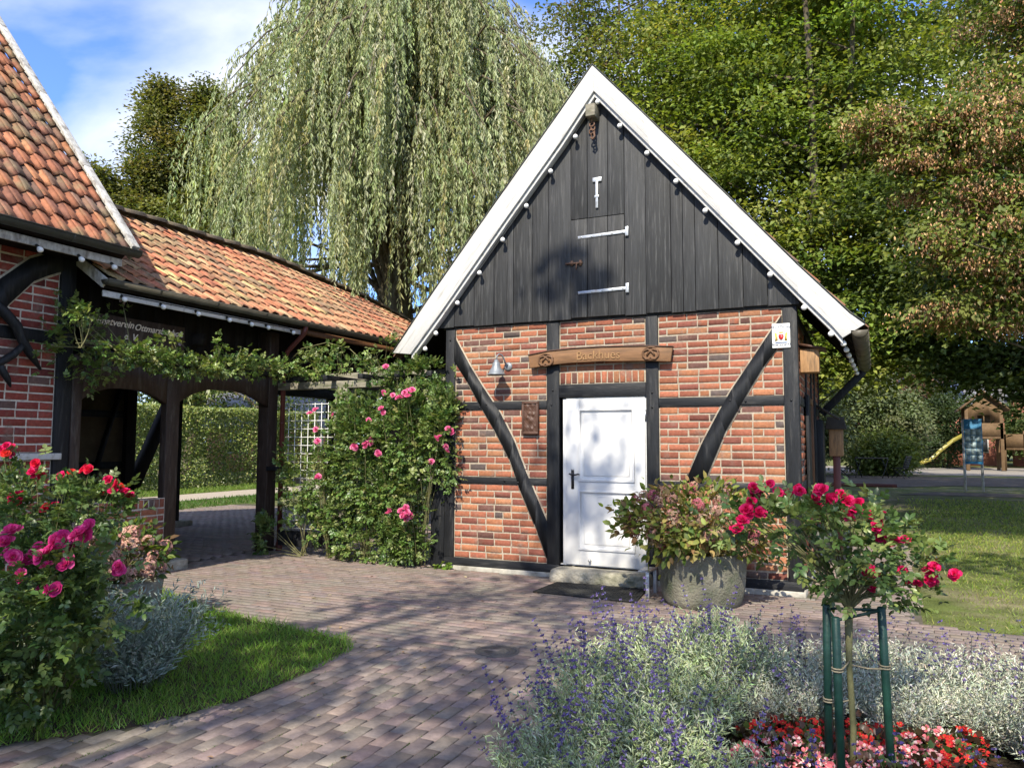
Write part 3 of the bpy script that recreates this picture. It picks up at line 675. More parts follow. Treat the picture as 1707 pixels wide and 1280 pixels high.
# window on the right side
m = MB(); m.box((XR - .05, 10.06, 1.0), (XR + .03, 10.13, 2.2)); m.box((XR - .05, 10.82, 1.0), (XR + .03, 10.89, 2.2)); m.box((XR - .05, 10.06, 2.13), (XR + .028, 10.89, 2.2)); m.box((XR - .05, 10.44, 1.0), (XR + .02, 10.5, 2.13)); m.box((XR - .05, 10.06, 1.0), (XR + .028, 10.89, 1.06))
WN = part(m, 'window', 'windowwood', BH, bevel=.004)
m = MB(); m.box((XR - .04, 10.1, 1.03), (XR - .03, 10.85, 2.15)); part(m, 'pane', 'window', BH, WN)
m = MB(); m.box((XR - .05, 10.0, .95), (XR + .09, 10.93, .995)); part(m, 'window_sill', 'plinth', BH, WN, bevel=.006)
for y0 in (9.62, 10.95):                                        # shutters folded open
    m = MB(); m.box((XR + .014, y0, 1.02), (XR + .05, y0 + .38, 2.2)); part(m, 'shutter', 'timber', BH, bevel=.004)
# door
dx0, dx1, dz0, dz1 = -3.335, -2.345, .165, 2.17
m = MB()
m.box((-3.42, 8.925, .15), (-2.325, 8.99, .165))
fr = [(dx0 - .045, dx0 - .002), (dx1 + .002, dx1 + .02)]
for a, b in fr: m.box((a, 8.915, .15), (b, 9.0, 2.185))
m.box((dx0 - .045, 8.915, 2.165), (dx1 + .02, 9.0, 2.187))
DF = part(m, 'door_frame', 'door', BH, bevel=.003)
m = MB()
ia, ib = -3.165, -2.485
P1 = (1.175, 2.035); P2 = (.355, 1.05)
m.box((dx0, 8.905, dz0), (ia, 8.95, dz1)); m.box((ib, 8.905, dz0), (dx1, 8.95, dz1))
for z0, z1 in ((dz0, P2[0]), (P2[1], P1[0]), (P1[1], dz1)): m.box((ia, 8.905, z0), (ib, 8.95, z1))
D = part(m, 'door', 'door', BH, bevel=.0025)
for z0, z1 in (P1, P2):
    m = MB()
    def ring(i0, i1, y0, y1):
        q = lambda o, y: [(ia + o, y, z0 + o), (ib - o, y, z0 + o), (ib - o, y, z1 - o), (ia + o, y, z1 - o)]
        A, B = q(i0, y0), q(i1, y1); m.add(A + B, [(k, (k + 1) % 4, 4 + (k + 1) % 4, 4 + k) for k in range(4)])
    ring(-.012, -.010, 8.9045, 8.888); ring(-.010, .012, 8.888, 8.886); ring(.012, .026, 8.886, 8.914); ring(.026, .052, 8.914, 8.918); ring(.052, .062, 8.918, 8.905)
    m.add([(ia + .062, 8.905, z0 + .062), (ib - .062, 8.905, z0 + .062), (ib - .062, 8.905, z1 - .062), (ia + .062, 8.905, z1 - .062)], [(0, 1, 2, 3)])
    part(m, 'door_panel', 'door', BH, D)
m = MB(); m.box((-3.268, 8.897, 1.07), (-3.232, 8.906, 1.30)); m.lathe((-3.25, 8.897, 1.30), [(.02, 0), (.02, .006)], 12, axis=(0, 1, 0)); m.lathe((-3.25, 8.9, 1.245), [(.016, 0), (.014, .045), (.012, .05)], 10, axis=(0, -1, 0))
m.tube([(-3.28, 8.852, 1.255), (-3.25, 8.85, 1.245), (-3.20, 8.85, 1.243), (-3.165, 8.852, 1.252), (-3.145, 8.855, 1.247)], [.008, .012, .010, .009, .007], 8)
part(m, 'handle', 'handle', BH, D, True)
m = MB(); m.box((-2.345, 8.89, 1.9), (-2.33, 8.915, 2.02)); m.box((-2.345, 8.89, .35), (-2.33, 8.915, .47)); part(m, 'hinge', 'steel', BH, D)
m = MB(); m.tube([(-3.03, 8.9, .225), (-3.03, 8.86, .225)], .016, 8); part(m, 'door_stop', 'steel', BH, D)

# things on and at the front of the bakehouse ---------------------------
def text_geo(s, size, ext, shear=0.0, bold=0.0):
    cu = bpy.data.curves.new('lettering', 'FONT'); cu.body = s; cu.size = size; cu.extrude = ext; cu.shear = shear; cu.resolution_u = 3; cu.offset = bold; cu.align_x = 'CENTER'; cu.align_y = 'CENTER'
    o = bpy.data.objects.new('lettering', cu); COL.objects.link(o)
    bpy.context.view_layer.update()
    me = bpy.data.meshes.new_from_object(o.evaluated_get(bpy.context.evaluated_depsgraph_get()))
    V = np.array([v.co[:] for v in me.vertices]).reshape(-1, 3); F = [tuple(p.vertices) for p in me.polygons]
    bpy.data.objects.remove(o); bpy.data.curves.remove(cu); bpy.data.meshes.remove(me)
    return V, F
def text_on(mb, s, size, ext, c, U, Vv, shear=0.0, bend=None, bold=0.0):
    V, F = text_geo(s, size, ext, shear, bold); c, U, Vv = Vector(c), Vector(U), Vector(Vv); Nn = U.cross(Vv)
    mb.add([c + U * x + Vv * (y + (bend(x) if bend else 0)) + Nn * z for x, y, z in V], F)

# lamp
LP = thing('wall_lamp', 'grey gooseneck lamp with bell shade on the brick left of the door', 'lamp', (-4.12, 8.9, 2.6))
m = MB(); m.lathe((-4.12, 8.898, 2.60), [(.001, .02), (.03, .018), (.052, .012), (.056, 0)], 18, axis=(0, -1, 0)); part(m, 'wall_plate', 'lampgrey', LP, smooth=True)
m = MB(); m.tube([(-4.12, 8.89, 2.615), (-4.125, 8.83, 2.63), (-4.13, 8.795, 2.68), (-4.145, 8.76, 2.735), (-4.165, 8.72, 2.745), (-4.18, 8.69, 2.72), (-4.185, 8.68, 2.66)], .0095, 8); part(m, 'arm', 'lampgrey', LP, smooth=True)
m = MB(); c = (-4.185, 8.68, 2.47)
m.lathe(c, [(r * .74, h * .86) for r, h in [(.02, .235), (.036, .23), (.04, .20), (.062, .185), (.068, .155), (.075, .12), (.115, .075), (.132, .035), (.155, .02), (.158, .008), (.15, .006), (.128, .025), (.10, .07), (.06, .12)]], 28); part(m, 'lamp_shade', 'lampgrey', LP, smooth=True)
m = MB(); m.lathe(c, [(.001, .02), (.024, .03), (.028, .055), (.024, .08), (.016, .11)], 14); part(m, 'bulb', 'bulb', LP, smooth=True)
# name board
SG = thing('house_sign', 'curved carved wooden name board with two pretzels above the door', 'sign', (-2.88, 8.85, 2.56))
st = [(-3.80, 2.715), (-3.53, 2.755), (-3.22, 2.772), (-2.83, 2.775), (-2.34, 2.762), (-1.985, 2.735)]
sb = [(-3.775, 2.555), (-3.53, 2.588), (-3.22, 2.603), (-2.83, 2.605), (-2.34, 2.59), (-2.01, 2.568)]
m = MB(); m.strip([(x, 8.80, z) for x, z in st], [(x, 8.80, z) for x, z in sb], (0, .045, 0)); part(m, 'sign_board', 'carve', SG, bevel=.004)
m = MB(); m.strip([(x + (.0), 8.79, z + .014) for x, z in st], [(x, 8.79, z) for x, z in st], (0, .085, 0)); part(m, 'cover_strip', 'carvedark', SG)
m = MB(); text_on(m, 'Backhues', .148, .006, (-2.885, 8.797, 2.683), (1, 0, 0), (0, 0, 1), bend=lambda x: -.09 * x * x); part(m, 'lettering', 'lettering', SG)
for cx, cz in ((-3.56, 2.65), (-2.24, 2.672)):
    m = MB(); P = lambda x, z: (cx + x, 8.79, cz + z)
    path = [(-.045, -.02), (-.02, .015), (.03, .048), (.085, .03), (.09, -.03), (.055, -.062), (.02, -.06), (0, -.04), (-.02, -.06), (-.055, -.062), (-.09, -.03), (-.085, .03), (-.03, .048), (.02, .015), (.045, -.02)]
    path = [(x, z) for x, z in path]
    m.tube([P(x, z * 1.05) for x, z in path], .0125, 8)
    m.tube([P(math.cos(t) * .098, math.sin(t) * .075) for t in np.linspace(.2, 2 * math.pi - .2 + .2, 20)], .009, 6)
    part(m, 'pretzel', 'pretzel', SG, smooth=True)
m = MB()
for bx in (-3.5, -2.25): m.box((bx - .02, 8.845, 2.62), (bx + .02, 8.882, 2.7))
part(m, 'bracket', 'iron', SG)
# plaque
PQ = thing('wall_plaque', 'dark brown carved relief plaque hanging beside the door under the lamp', 'plaque', (-3.795, 8.88, 1.73))
x0, x1, z0, z1 = -3.905, -3.685, 1.735, 2.145
m = MB(); m.box((x0, 8.855, z0), (x1, 8.878, z1)); part(m, 'back_panel', 'carvedark', PQ)
m = MB()
for a in ((x0, z0, x1, z0 + .03), (x0, z1 - .03, x1, z1), (x0, z0 + .03, x0 + .028, z1 - .03), (x1 - .028, z0 + .03, x1, z1 - .03)): m.box((a[0], 8.835, a[1]), (a[2], 8.856, a[3]))
part(m, 'frame', 'carvedark', PQ, bevel=.005)
m = MB()
G = 22; H = 40; xx = np.linspace(x0 + .03, x1 - .03, G); zz = np.linspace(z0 + .03, z1 - .03, H)
def relief(u, v):
    r = 0
    for (a, b, s, hh) in ((.35, .5, .10, .022), (.55, .42, .13, .02), (.7, .6, .09, .018), (.45, .62, .09, .018), (.3, .85, .12, .014), (.65, .88, .12, .014), (.3, .2, .1, .012), (.6, .17, .1, .014), (.8, .25, .08, .012), (.5, .75, .06, .01)):
        r = max(r, hh * math.exp(-((u - a) ** 2 + ((v - b) * 1.6) ** 2) / s ** 2))
    return r + .003 * math.sin(u * 40 + 6 * v) * math.sin(v * 55)
m.add([(x, 8.852 - relief((x - x0) / (x1 - x0), (z - z0) / (z1 - z0)), z) for z in zz for x in xx], [(j * G + i, j * G + i + 1, (j + 1) * G + i + 1, (j + 1) * G + i) for j in range(H - 1) for i in range(G - 1)])
part(m, 'relief', 'carvedark', PQ, smooth=True)
# enamel badge
BG = thing('enamel_badge', 'small white enamel insurance plate with a coat of arms on the right corner post', 'sign', (-.795, 8.87, 2.68))
x0, x1, z0, z1 = -.893, -.705, 2.675, 2.945; cx = (x0 + x1) / 2
m = MB(); m.box((x0, 8.866, z0), (x1, 8.874, z1)); part(m, 'plate', 'enamel', BG, bevel=.006)
m = MB(); text_on(m, 'PROVINCIAL', .037, .0008, (cx, 8.8655, z1 - .034), (1, 0, 0), (0, 0, 1), bend=lambda x: -1.2 * x * x, bold=.001); part(m, 'lettering', 'ink', BG)
m = MB(); text_on(m, 'FEUER SOCIETÄT', .026, .0008, (cx, 8.8655, z0 + .030), (1, 0, 0), (0, 0, 1), bend=lambda x: 1.0 * x * x, bold=.0008)
part(m, 'lettering', 'ink', BG)
m = MB(); sh = [(-.026, .03), (.026, .03), (.028, -.002), (.015, -.026), (0, -.036), (-.015, -.026), (-.028, -.002)]
m.prism([(cx + x, 8.8655, 2.795 + z) for x, z in sh], (0, -.002, 0)); part(m, 'shield', 'red', BG)
m = MB()
for s in (-1, 1):
    m.prism([(cx + s * x, 8.8655, 2.80 + z) for x, z in ((.034, -.045), (.066, -.05), (.06, -.01), (.07, .035), (.052, .05), (.038, .02))], (0, -.0015, 0))
m.prism([(cx + x, 8.8655, 2.80 + z) for x, z in ((-.02, .036), (.02, .036), (.024, .062), (.008, .05), (0, .066), (-.008, .05), (-.024, .062))], (0, -.0015, 0))
part(m, 'supporters', 'yellow', BG)
m = MB(); m.prism([(cx + x, 8.8655, 2.74 + z) for x, z in ((-.065, 0), (.065, 0), (.058, -.012), (-.058, -.012))], (0, -.0015, 0)); part(m, 'ribbon', 'bluee', BG)
# step, mat, scraper
m = MB(); nx, ny = 14, 5
def rough_block(name, lo, hi, mkey, amp, label, cat, loc, seg=(12, 5, 3)):
    mm = MB(); A = []; idx = {}
    lo, hi = np.array(lo), np.array(hi); nx, ny, nz = seg
    def v(i, j, k):
        if (i, j, k) not in idx:
            t = np.array([i / nx, j / ny, k / nz]); p = lo + (hi - lo) * t
            cen = (t - .5) * 2; rr = 1 - .035 * (abs(cen[0]) ** 6 * 1.0 + abs(cen[2]) ** 6 + abs(cen[1]) ** 6)
            p = (lo + hi) / 2 + (p - (lo + hi) / 2) * rr
            p = p + rng.normal(0, amp, 3) * [1, 1, .6]; idx[(i, j, k)] = len(A); A.append(p)
        return idx[(i, j, k)]
    fs = []
    for i in range(nx):
        for j in range(ny): fs += [(v(i, j, 0), v(i, j + 1, 0), v(i + 1, j + 1, 0), v(i + 1, j, 0)), (v(i, j, nz), v(i + 1, j, nz), v(i + 1, j + 1, nz), v(i, j + 1, nz))]
        for k in range(nz): fs += [(v(i, 0, k), v(i + 1, 0, k), v(i + 1, 0, k + 1), v(i, 0, k + 1)), (v(i, ny, k), v(i, ny, k + 1), v(i + 1, ny, k + 1), v(i + 1, ny, k))]
    for j in range(ny):
        for k in range(nz): fs += [(v(0, j, k), v(0, j, k + 1), v(0, j + 1, k + 1), v(0, j + 1, k)), (v(nx, j, k), v(nx, j + 1, k), v(nx, j + 1, k + 1), v(nx, j, k + 1))]
    mm.add(A, fs); o = mm.build(name, mkey, loc=loc, smooth=True)
    s = o.modifiers.new('sub', 'SUBSURF'); s.levels = 1; s.render_levels = 2
    return tag(o, label, cat) if label else o
rough_block('door_step', (-3.47, 8.53, -.02), (-2.22, 8.90, .152), 'stone', .006, 'worn sandstone step block in front of the white door', 'step', (-2.85, 8.7, 0))
mt = thing('door_mat', 'black perforated rubber mat on the paving before the step', 'mat', (-2.77, 8.15, 0))
q = [Vector((-3.33, 7.86, 0)), Vector((-2.17, 7.80, 0)), Vector((-2.24, 8.50, 0)), Vector((-3.30, 8.50, 0))]
m = MB(); m.prism([p + Vector((0, 0, .003)) for p in q], (0, 0, .006)); part(m, 'mat_base', 'mat', mt)
m = MB(); bl = lambda u, v: q[0].lerp(q[1], u).lerp(q[3].lerp(q[2], u), v)
for k in range(31):
    a, b = bl(k / 30, 0), bl(k / 30, 1); m.beam(a + Vector((0, 0, .012)), b + Vector((0, 0, .012)), .010, .012)
for k in range(19):
    a, b = bl(0, k / 18), bl(1, k / 18); m.beam(a + Vector((0, 0, .0125)), b + Vector((0, 0, .0125)), .010, .012)
part(m, 'mat_grid', 'mat', mt)
bs = thing('boot_scraper', 'upright galvanised steel boot scraper between door mat and stone planter', 'boot scraper', (-2.13, 8.12, 0))
for y0 in (8.10, 8.42):
    m = MB(); m.box((-2.145, y0, 0), (-2.105, y0 + .04, .27)); part(m, 'post', 'steel', bs, bevel=.003)
m = MB(); m.box((-2.24, 8.105, .262), (-2.10, 8.455, .272)); part(m, 'scraper_plate', 'steel', bs)
# drain cover
dr_ = thing('drain_cover', 'round cast iron drain grate set in the brick paving', 'drain cover', (-2.66, 5.555, 0))
m = MB(); m.lathe((-2.66, 5.555, -.02), [(.175, 0), (.175, .0235), (.150, .0245), (.148, .020)], 32); part(m, 'rim', 'castiron', dr_)
m = MB(); m.lathe((-2.66, 5.555, -.02), [(.149, .010), (.149, .0215), (.100, .0215)], 32)
for k in range(-5, 6):
    y_ = k * .0185; hw = math.sqrt(max(.1 ** 2 - y_ * y_, 0)) + .002
    if k % 1 == 0: m.box((-2.66 - hw, 5.555 + y_ - .0055, -.01), (-2.66 + hw, 5.555 + y_ + .0055, .0016))
part(m, 'grate', 'castiron', dr_)
m = MB(); m.lathe((-2.66, 5.555, -.0115), [(.001, .0), (.1, .0)], 24); part(m, 'shaft', 'socket', dr_)
# string lights on the gable and the eave
bl_ = [(-2.87, 8.72, 5.80), (-3.16, 8.72, 5.41), (-3.49, 8.72, 5.02), (-3.82, 8.72, 4.62), (-4.15, 8.72, 4.22), (-4.48, 8.72, 3.82), (-4.80, 8.72, 3.45), (-5.12, 8.72, 3.07), (-5.28, 8.72, 2.87)]
light_string('globe bulb string along the left verge of the black gable', [(x, y + .06, z + .045) for x, y, z in bl_], [(.25, -.55, -.75)] * 9, (-.02, .02, .03))
br_ = [(-2.56, 8.72, 5.45), (-2.23, 8.72, 5.06), (-1.89, 8.72, 4.67), (-1.56, 8.72, 4.28), (-1.21, 8.72, 3.87), (-.87, 8.72, 3.48), (-.53, 8.72, 3.09), (-.27, 8.72, 2.79)]
light_string('globe bulb string along the right verge of the black gable', [(x, y + .06, z + .045) for x, y, z in br_], [(-.25, -.55, -.75)] * 8, (.02, .02, .03))
light_string('globe bulb string under the gutter of the bakehouse side eave', [(-.175 + k * .017, 8.80 + k * .55, 2.745 - k * .006) for k in range(7)], [(.1, 0, -1)] * 7, (0, 0, .01))
# boxes on the side wall
def notice(name, label, cat, x0, x1, y0, y1, z0, z1, post_z, roofm='roofdark', bodym='litwood', pr=.02):
    t = thing(name, label, cat, ((x0 + x1) / 2, (y0 + y1) / 2, 0 if post_z else z0))
    m = MB(); m.box((x0, y0, z0), (x1, y1, z1)); part(m, 'box', bodym, t, bevel=.006)
    m = MB(); cx = (x0 + x1) / 2; dx = (x1 - x0) / 2 + .05
    m.prism([(cx - dx, y0 - .06, z1 - .02), (cx + dx, y0 - .06, z1 - .02), (cx + dx * .75, y0 - .06, z1 + .16), (cx - dx * .75, y0 - .06, z1 + .16)], (0, (y1 - y0) + .12, 0)); part(m, 'box_roof', roofm, t, bevel=.004)
    if post_z:
        m = MB(); m.box((cx - .05, y0 + .05, 0), (cx + .05, y0 + .15, z0)); part(m, 'post', 'redpipe', t, bevel=.004)
    return t
notice('post_box', 'wooden box with dark roof on a red-brown post beside the bakehouse wall', 'box', -.47, -.28, 12.2, 12.55, 1.45, 1.86, True)
t = thing('nest_box', 'small pale wooden box with curved roof fixed high on the side wall', 'box', (-.55, 9.2, 2.45))
m = MB(); m.box((-.626, 9.12, 2.42), (-.43, 9.34, 2.68)); part(m, 'box', 'litwood', t, bevel=.005)
m = MB(); m.prism([(-.632, 9.07, 2.72), (-.36, 9.07, 2.66), (-.36, 9.07, 2.685), (-.632, 9.07, 2.745)], (0, .34, 0)); part(m, 'box_roof', 'carvedark', t)
t = thing('notice_case', 'dark notice case with sloping roof on the bakehouse side wall', 'notice case', (-.55, 11.3, 1.1))
m = MB(); m.box((-.616, 11.15, 1.1), (-.50, 11.65, 1.95)); part(m, 'case', 'timber', t, bevel=.005)
m = MB(); m.prism([(-.63, 11.08, 2.16), (-.30, 11.08, 1.95), (-.30, 11.08, 1.98), (-.63, 11.08, 2.19)], (0, .64, 0)); part(m, 'case_roof', 'roofdark', t)
t = thing('hanging_pot', 'small grey planter hanging low on the bakehouse side wall', 'planter', (-.5, 9.7, .55))
m = MB(); m.lathe((-.50, 9.75, .42), [(.001, 0), (.10, 0), (.125, .2), (.118, .2), (.09, .03)], 18); part(m, 'pot', 'zinc', t, smooth=True)
m = MB(); m.box((-.622, 9.70, .58), (-.58, 9.80, .66)); part(m, 'hook', 'iron', t)
# ------------------------------------------------------------------ main building at the left
MBD = thing('farmhouse', 'large half-timbered brick house with steep red tiled roof at the left edge', 'building', (-8.2, 5.9, 0))
m = MB(); O = (-8.2, 0, 0); U = (0, 1, 0); N = (1, 0, 0)
WR = [4, 4, 3, 2.5, 1]; MW = (.56, .50, .41)
bricks(m, O, U, N, 1.0, 5.665, .25, 1.42, RED, WR, c0=.093, mort=MW); bricks(m, O, U, N, 1.0, 5.665, 1.50, 2.705, RED, WR, Lb=.25, c0=.093, mort=MW); bricks(m, O, U, N, 1.0, 5.665, 2.845, 3.80, RED, WR, Lb=.25, c0=.093, mort=MW)
BRu = [(5.68, 3.80), (5.5, 3.70), (5.3, 3.60), (5.0, 3.32), (4.8, 3.0), (4.6, 2.84)]
BRl = [(5.68, 3.54), (5.5, 3.45), (5.35, 3.36), (5.10, 3.07), (5.0, 2.9), (4.97, 2.84)]
m.strip([(-8.198, y, z + .03) for y, z in BRu], [(-8.198, y, z - .03) for y, z in BRl], (.0035, 0, 0), MW)
part(m, 'brick_wall', 'brick', MBD)
m = MB(); m.box((-8.45, 5.67, .1), (-8.175, 5.85, 3.85)); part(m, 'post', 'timber', MBD, bevel=.008)
m = MB(); m.box((-8.4, 1.0, 2.71), (-8.18, 5.67, 2.84)); part(m, 'rail', 'timber', MBD, bevel=.007)
m = MB(); m.strip([(-8.3, y, z) for y, z in BRu], [(-8.3, y, z) for y, z in BRl], (.128, 0, 0)); part(m, 'curved_brace', 'timber', MBD)
m = MB(); m.box((-8.35, 1.0, 1.425), (-8.12, 5.73, 1.495)); part(m, 'ledge', 'white', MBD, bevel=.006)
m = MB(); m.box((-8.4, 1.0, -.05), (-8.16, 5.9, .25)); part(m, 'plinth', 'plinth', MBD, bevel=.01)
m = MB(); m.box((-16, 5.70, 0), (-8.45, 5.88, 4)); m.prism([(-16, 5.70, 4), (-8.3, 5.70, 4), (-12.2, 5.70, 8.9)], (0, .18, 0)); m.box((-16, .6, 0), (-8.45, .9, 4)); part(m, 'gable_wall', 'darkint', MBD)
sl = math.atan2(3.4, 2.8); S = Vector((-math.cos(sl), 0, math.sin(sl)))
m = MB(); pantiles(m, (-7.58, -.85, 3.80), (0, 1, 0), S, 35, 25, .1965, .272, TILES_MAIN, [4, 3, 3, 2, 1.2, 1.5], amp=.026)
RFm = part(m, 'tile_roof', 'tile', MBD)
Nn = Vector((math.sin(sl), 0, math.cos(sl)))
m = MB(); a = Vector((-7.62, -.8, 3.79)) - Nn * .06; b = a + S * 6.9
m.prism([tuple(a), tuple(b), tuple(b - Nn * .07), tuple(a - Nn * .07)], (0, 6.86, 0)); part(m, 'roof_underside', 'darkint', MBD)
m = MB(); m.prism([(-12.0, 5.9, 9.2), (-12.0, -.8, 9.2), (-16.2, -.8, 4.0), (-16.2, 5.9, 4.0)], (0, 0, .1)); part(m, 'rear_roof', 'gutterbrown', MBD)
m = MB()
for k in range(5):                                             # verge boards with butt joints
    p = Vector((-7.53, 6.065, 3.80)) + Nn * .045 + S * (k * 1.4); q = p + S * 1.392
    m.beam(p, q, .10, .035, Nn); m.beam(p - Nn * .10 + Vector((0, .04, 0)), q - Nn * .10 + Vector((0, .04, 0)), .022, .18, Nn)
part(m, 'verge_board', 'oldwhite', MBD, bevel=.005)
def gutter(root, x, z, y0, y1, r=.066, mk='zinc'):
    m = MB(); pts = [(x + r * math.cos(t), z + r * math.sin(t)) for t in np.linspace(math.pi, 2 * math.pi, 12)]
    m.strip([(px, y0, pz) for px, pz in pts], [(x + (px - x) * .94, y0, z + (pz - z) * .94) for px, pz in pts], (0, y1 - y0, 0))
    for y in (y0, y1 - .006): m.prism([(px, y, pz) for px, pz in pts], (0, .006, 0))
    k = y0 + .7
    while k < y1: m.strip([(x + (px - x) * 1.04, k, z + (pz - z) * 1.04) for px, pz in pts], [(px, k, pz) for px, pz in pts], (0, .03, 0)); k += .9
    m.tube([(x + r, y0, z), (x + r, y1, z)], .009, 6)
    return part(m, 'gutter', mk, root)
gutter(MBD, -7.545, 3.795, -.8, 6.14, .07)
m = MB(); m.box((-7.685, -.8, 3.615), (-7.655, 6.02, 3.70)); part(m, 'fascia', 'oldwhite', MBD, bevel=.004)
m = MB(); m.box((-8.2, -.8, 3.685), (-7.685, 5.9, 3.705)); part(m, 'soffit', 'darkint', MBD)
light_string('globe bulb string under the gutter of the steep roofed house', [(-7.64, y, 3.625) for y in (4.55, 5.01, 5.47, 5.87)], [(.6, .25, -.8)] * 4, (-.03, 0, .03))
DW = thing('driftwood_branch', 'dark weathered forked branch hung as decoration on the brick wall', 'branch', (-8.1, 5.2, 2.5))
m = MB()
m.tube([(-8.14, 4.86, 3.10), (-8.12, 5.0, 2.985), (-8.10, 5.14, 2.84), (-8.10, 5.22, 2.68), (-8.10, 5.31, 2.55), (-8.12, 5.44, 2.40)], [.05, .058, .056, .05, .046, .014], 8)
m.tube([(-8.10, 5.24, 2.66), (-8.09, 5.12, 2.53), (-8.10, 5.0, 2.44), (-8.12, 4.85, 2.36)], [.035, .042, .042, .03], 8)
m.tube([(-8.11, 4.98, 2.45), (-8.10, 5.03, 2.34), (-8.10, 5.08, 2.27), (-8.11, 5.12, 2.19)], [.03, .04, .034, .01], 8)
part(m, 'branch', 'brown' if False else 'timber', DW, smooth=True)

# ------------------------------------------------------------------ arcade
ARC = thing('arcade', 'open timber arcade with sagging orange tiled roof and arched dark brown openings', 'building', (-8.2, 7.3, 0))
EX, EZ, RX, RZ = -7.70, 3.455, -10.2, 5.06
S2 = Vector((RX - EX, 0, RZ - EZ)); LS = S2.length; S2n = S2.normalized(); N2 = Vector((-S2n.z, 0, -S2n.x)) * -1
def sag(p):
    up = min(max((EX - p.x) / (EX - RX), 0), 1); t = max(p.y - 10.5, 0) / 5
    return -.42 * up * t * t - .02 * up * math.sin(p.y * 1.1) + .012 * math.sin(p.y * 2.3 + 1)
m = MB(); pantiles(m, (EX, 5.88, EZ), (0, 1, 0), S2, 51, 10, .205, LS / 10.0, TILES_ARC, [4, 3.2, 3.2, 1.5, 2, 1.8, 2], sag)
RFa = part(m, 'tile_roof', 'tile', ARC)
m = MB()
for k in range(26):
    y0 = 5.9 + k * .40; p = Vector((RX, y0, RZ + .05)); q = Vector((RX, y0 + .43, RZ + .05 + random.uniform(-.01, .01)))
    p.z += sag(p); q.z += sag(q)
    pr = [(.115 * math.cos(t), .085 * math.sin(t)) for t in np.linspace(0, math.pi, 9)]
    vs = [p + Vector((a * .9, 0, b * .9)) for a, b in pr] + [q + Vector((a * 1.06, 0, b * 1.06 + .01)) for a, b in pr]
    v = random.uniform(.7, 1.1); m.add(vs, [(i, i + 1, 10 + i, 9 + i) for i in range(8)] + [tuple(range(9, 18))], (.20 * v, .155 * v, .105 * v))
part(m, 'ridge_tiles', 'tile', ARC, RFa)
m = MB(); a = Vector((EX - .02, 5.86, EZ - .05)); b = Vector((RX, 5.86, RZ - .05)); c = Vector((2 * RX - EX, 5.86, EZ - .05))
ys = np.linspace(5.86, 16.2, 14); pa, pb, pc = [], [], []
for y in ys:
    bb = Vector((RX, y, RZ - .06)); bb.z += sag(bb); pa.append((a.x, y, a.z)); pb.append(tuple(bb)); pc.append((c.x, y, c.z))
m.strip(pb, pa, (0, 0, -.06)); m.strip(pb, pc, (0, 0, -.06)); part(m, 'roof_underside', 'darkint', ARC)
m = MB()
for k in range(len(ys) - 1): m.add([pb[k], pb[k + 1], pc[k + 1], pc[k]], [(0, 1, 2, 3)])
o = part(m, 'rear_slope', 'gutterbrown', ARC); o.location = (0, 0, .08)
gutter(ARC, -7.665, 3.435, 5.82, 16.2, .062, 'gutterbrown')
m = MB(); m.box((-7.76, 5.86, 3.255), (-7.735, 9.20, 3.325)); part(m, 'fascia', 'white', ARC, bevel=.004)
m = MB(); m.box((-7.80, 9.2, 3.27), (-7.735, 16, 3.36)); part(m, 'eave_board', 'windowwood', ARC)
m = MB(); m.beam((-7.70, 5.85, 3.40), (-8.45, 5.85, 3.885), .03, .12, (0, 0, 1)); part(m, 'verge_board', 'oldwhite', ARC, bevel=.004)
# posts, arched beams
def apost(y0, y1, z1=3.3, z0=.0, x0=-8.42, x1=-8.16):
    m = MB(); m.box((x0, y0, z0), (x1, y1, z1)); return part(m, 'post', 'brown', ARC, bevel=.008)
apost(5.855, 5.975, 2.5, x0=-8.30); apost(7.16, 7.365, 2.5, .12, -8.27); apost(9.02, 9.22, 3.3, x0=-8.36)
m = MB()
for (ya, yb, sp, ap) in ((5.975, 7.16, 2.11, 2.27), (7.365, 9.02, 2.15, 2.36)):
    u = np.linspace(0, 1, 15); yy = ya + (yb - ya) * u
    arch = sp + (ap - sp) * (1 - np.abs(2 * u - 1) ** 2.6)
    m.strip([(-8.27, y, 2.62) for y in yy], [(-8.27, y, z) for y, z in zip(yy, arch)], (.105, 0, 0))
m.box((-8.27, 7.16, 2.5), (-8.168, 7.365, 2.62)); m.box((-8.27, 5.855, 2.5), (-8.168, 5.975, 2.62))
part(m, 'arched_beam', 'brown', ARC)
m = MB(); m.box((-8.44, 5.915, 2.622), (-8.13, 9.26, 2.70)); part(m, 'top_plate', 'timber', ARC, bevel=.006)
m = MB()
for k in range(14):
    y0 = 5.915 + k * .236; m.box((-8.40 + random.uniform(-.004, .004), y0, 2.702), (-8.37, y0 + .23, 3.72))
for k in range(28):
    y0 = 9.22 + k * .24; m.box((-8.44 + random.uniform(-.004, .004), y0, 2.62), (-8.41, y0 + .234, 3.80))
part(m, 'loft_shade_boards', 'darkint', ARC)  # boards added, their dark colour standing for the shaded void under the roof
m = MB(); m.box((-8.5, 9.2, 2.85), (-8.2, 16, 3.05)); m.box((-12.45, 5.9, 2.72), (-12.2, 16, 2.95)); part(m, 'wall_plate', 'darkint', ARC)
m = MB()
for k in range(7): m.box((-12.4, 6.2 + k * 1.5, 2.95), (-8.2, 6.32 + k * 1.5, 3.10))
part(m, 'tie_beam', 'darkint', ARC)
for y0, wy in ((9.84, .2), (10.84, .25), (15.8, .2)):
    m = MB(); m.box((-12.42, y0, .0), (-12.2, y0 + wy, 2.72)); part(m, 'rear_post', 'darkint', ARC, bevel=.006)
for y0 in (12.4, 15.8):
    m = MB(); m.box((-8.42, y0, 0), (-8.2, y0 + .2, 2.85)); part(m, 'post', 'brown', ARC, bevel=.006)
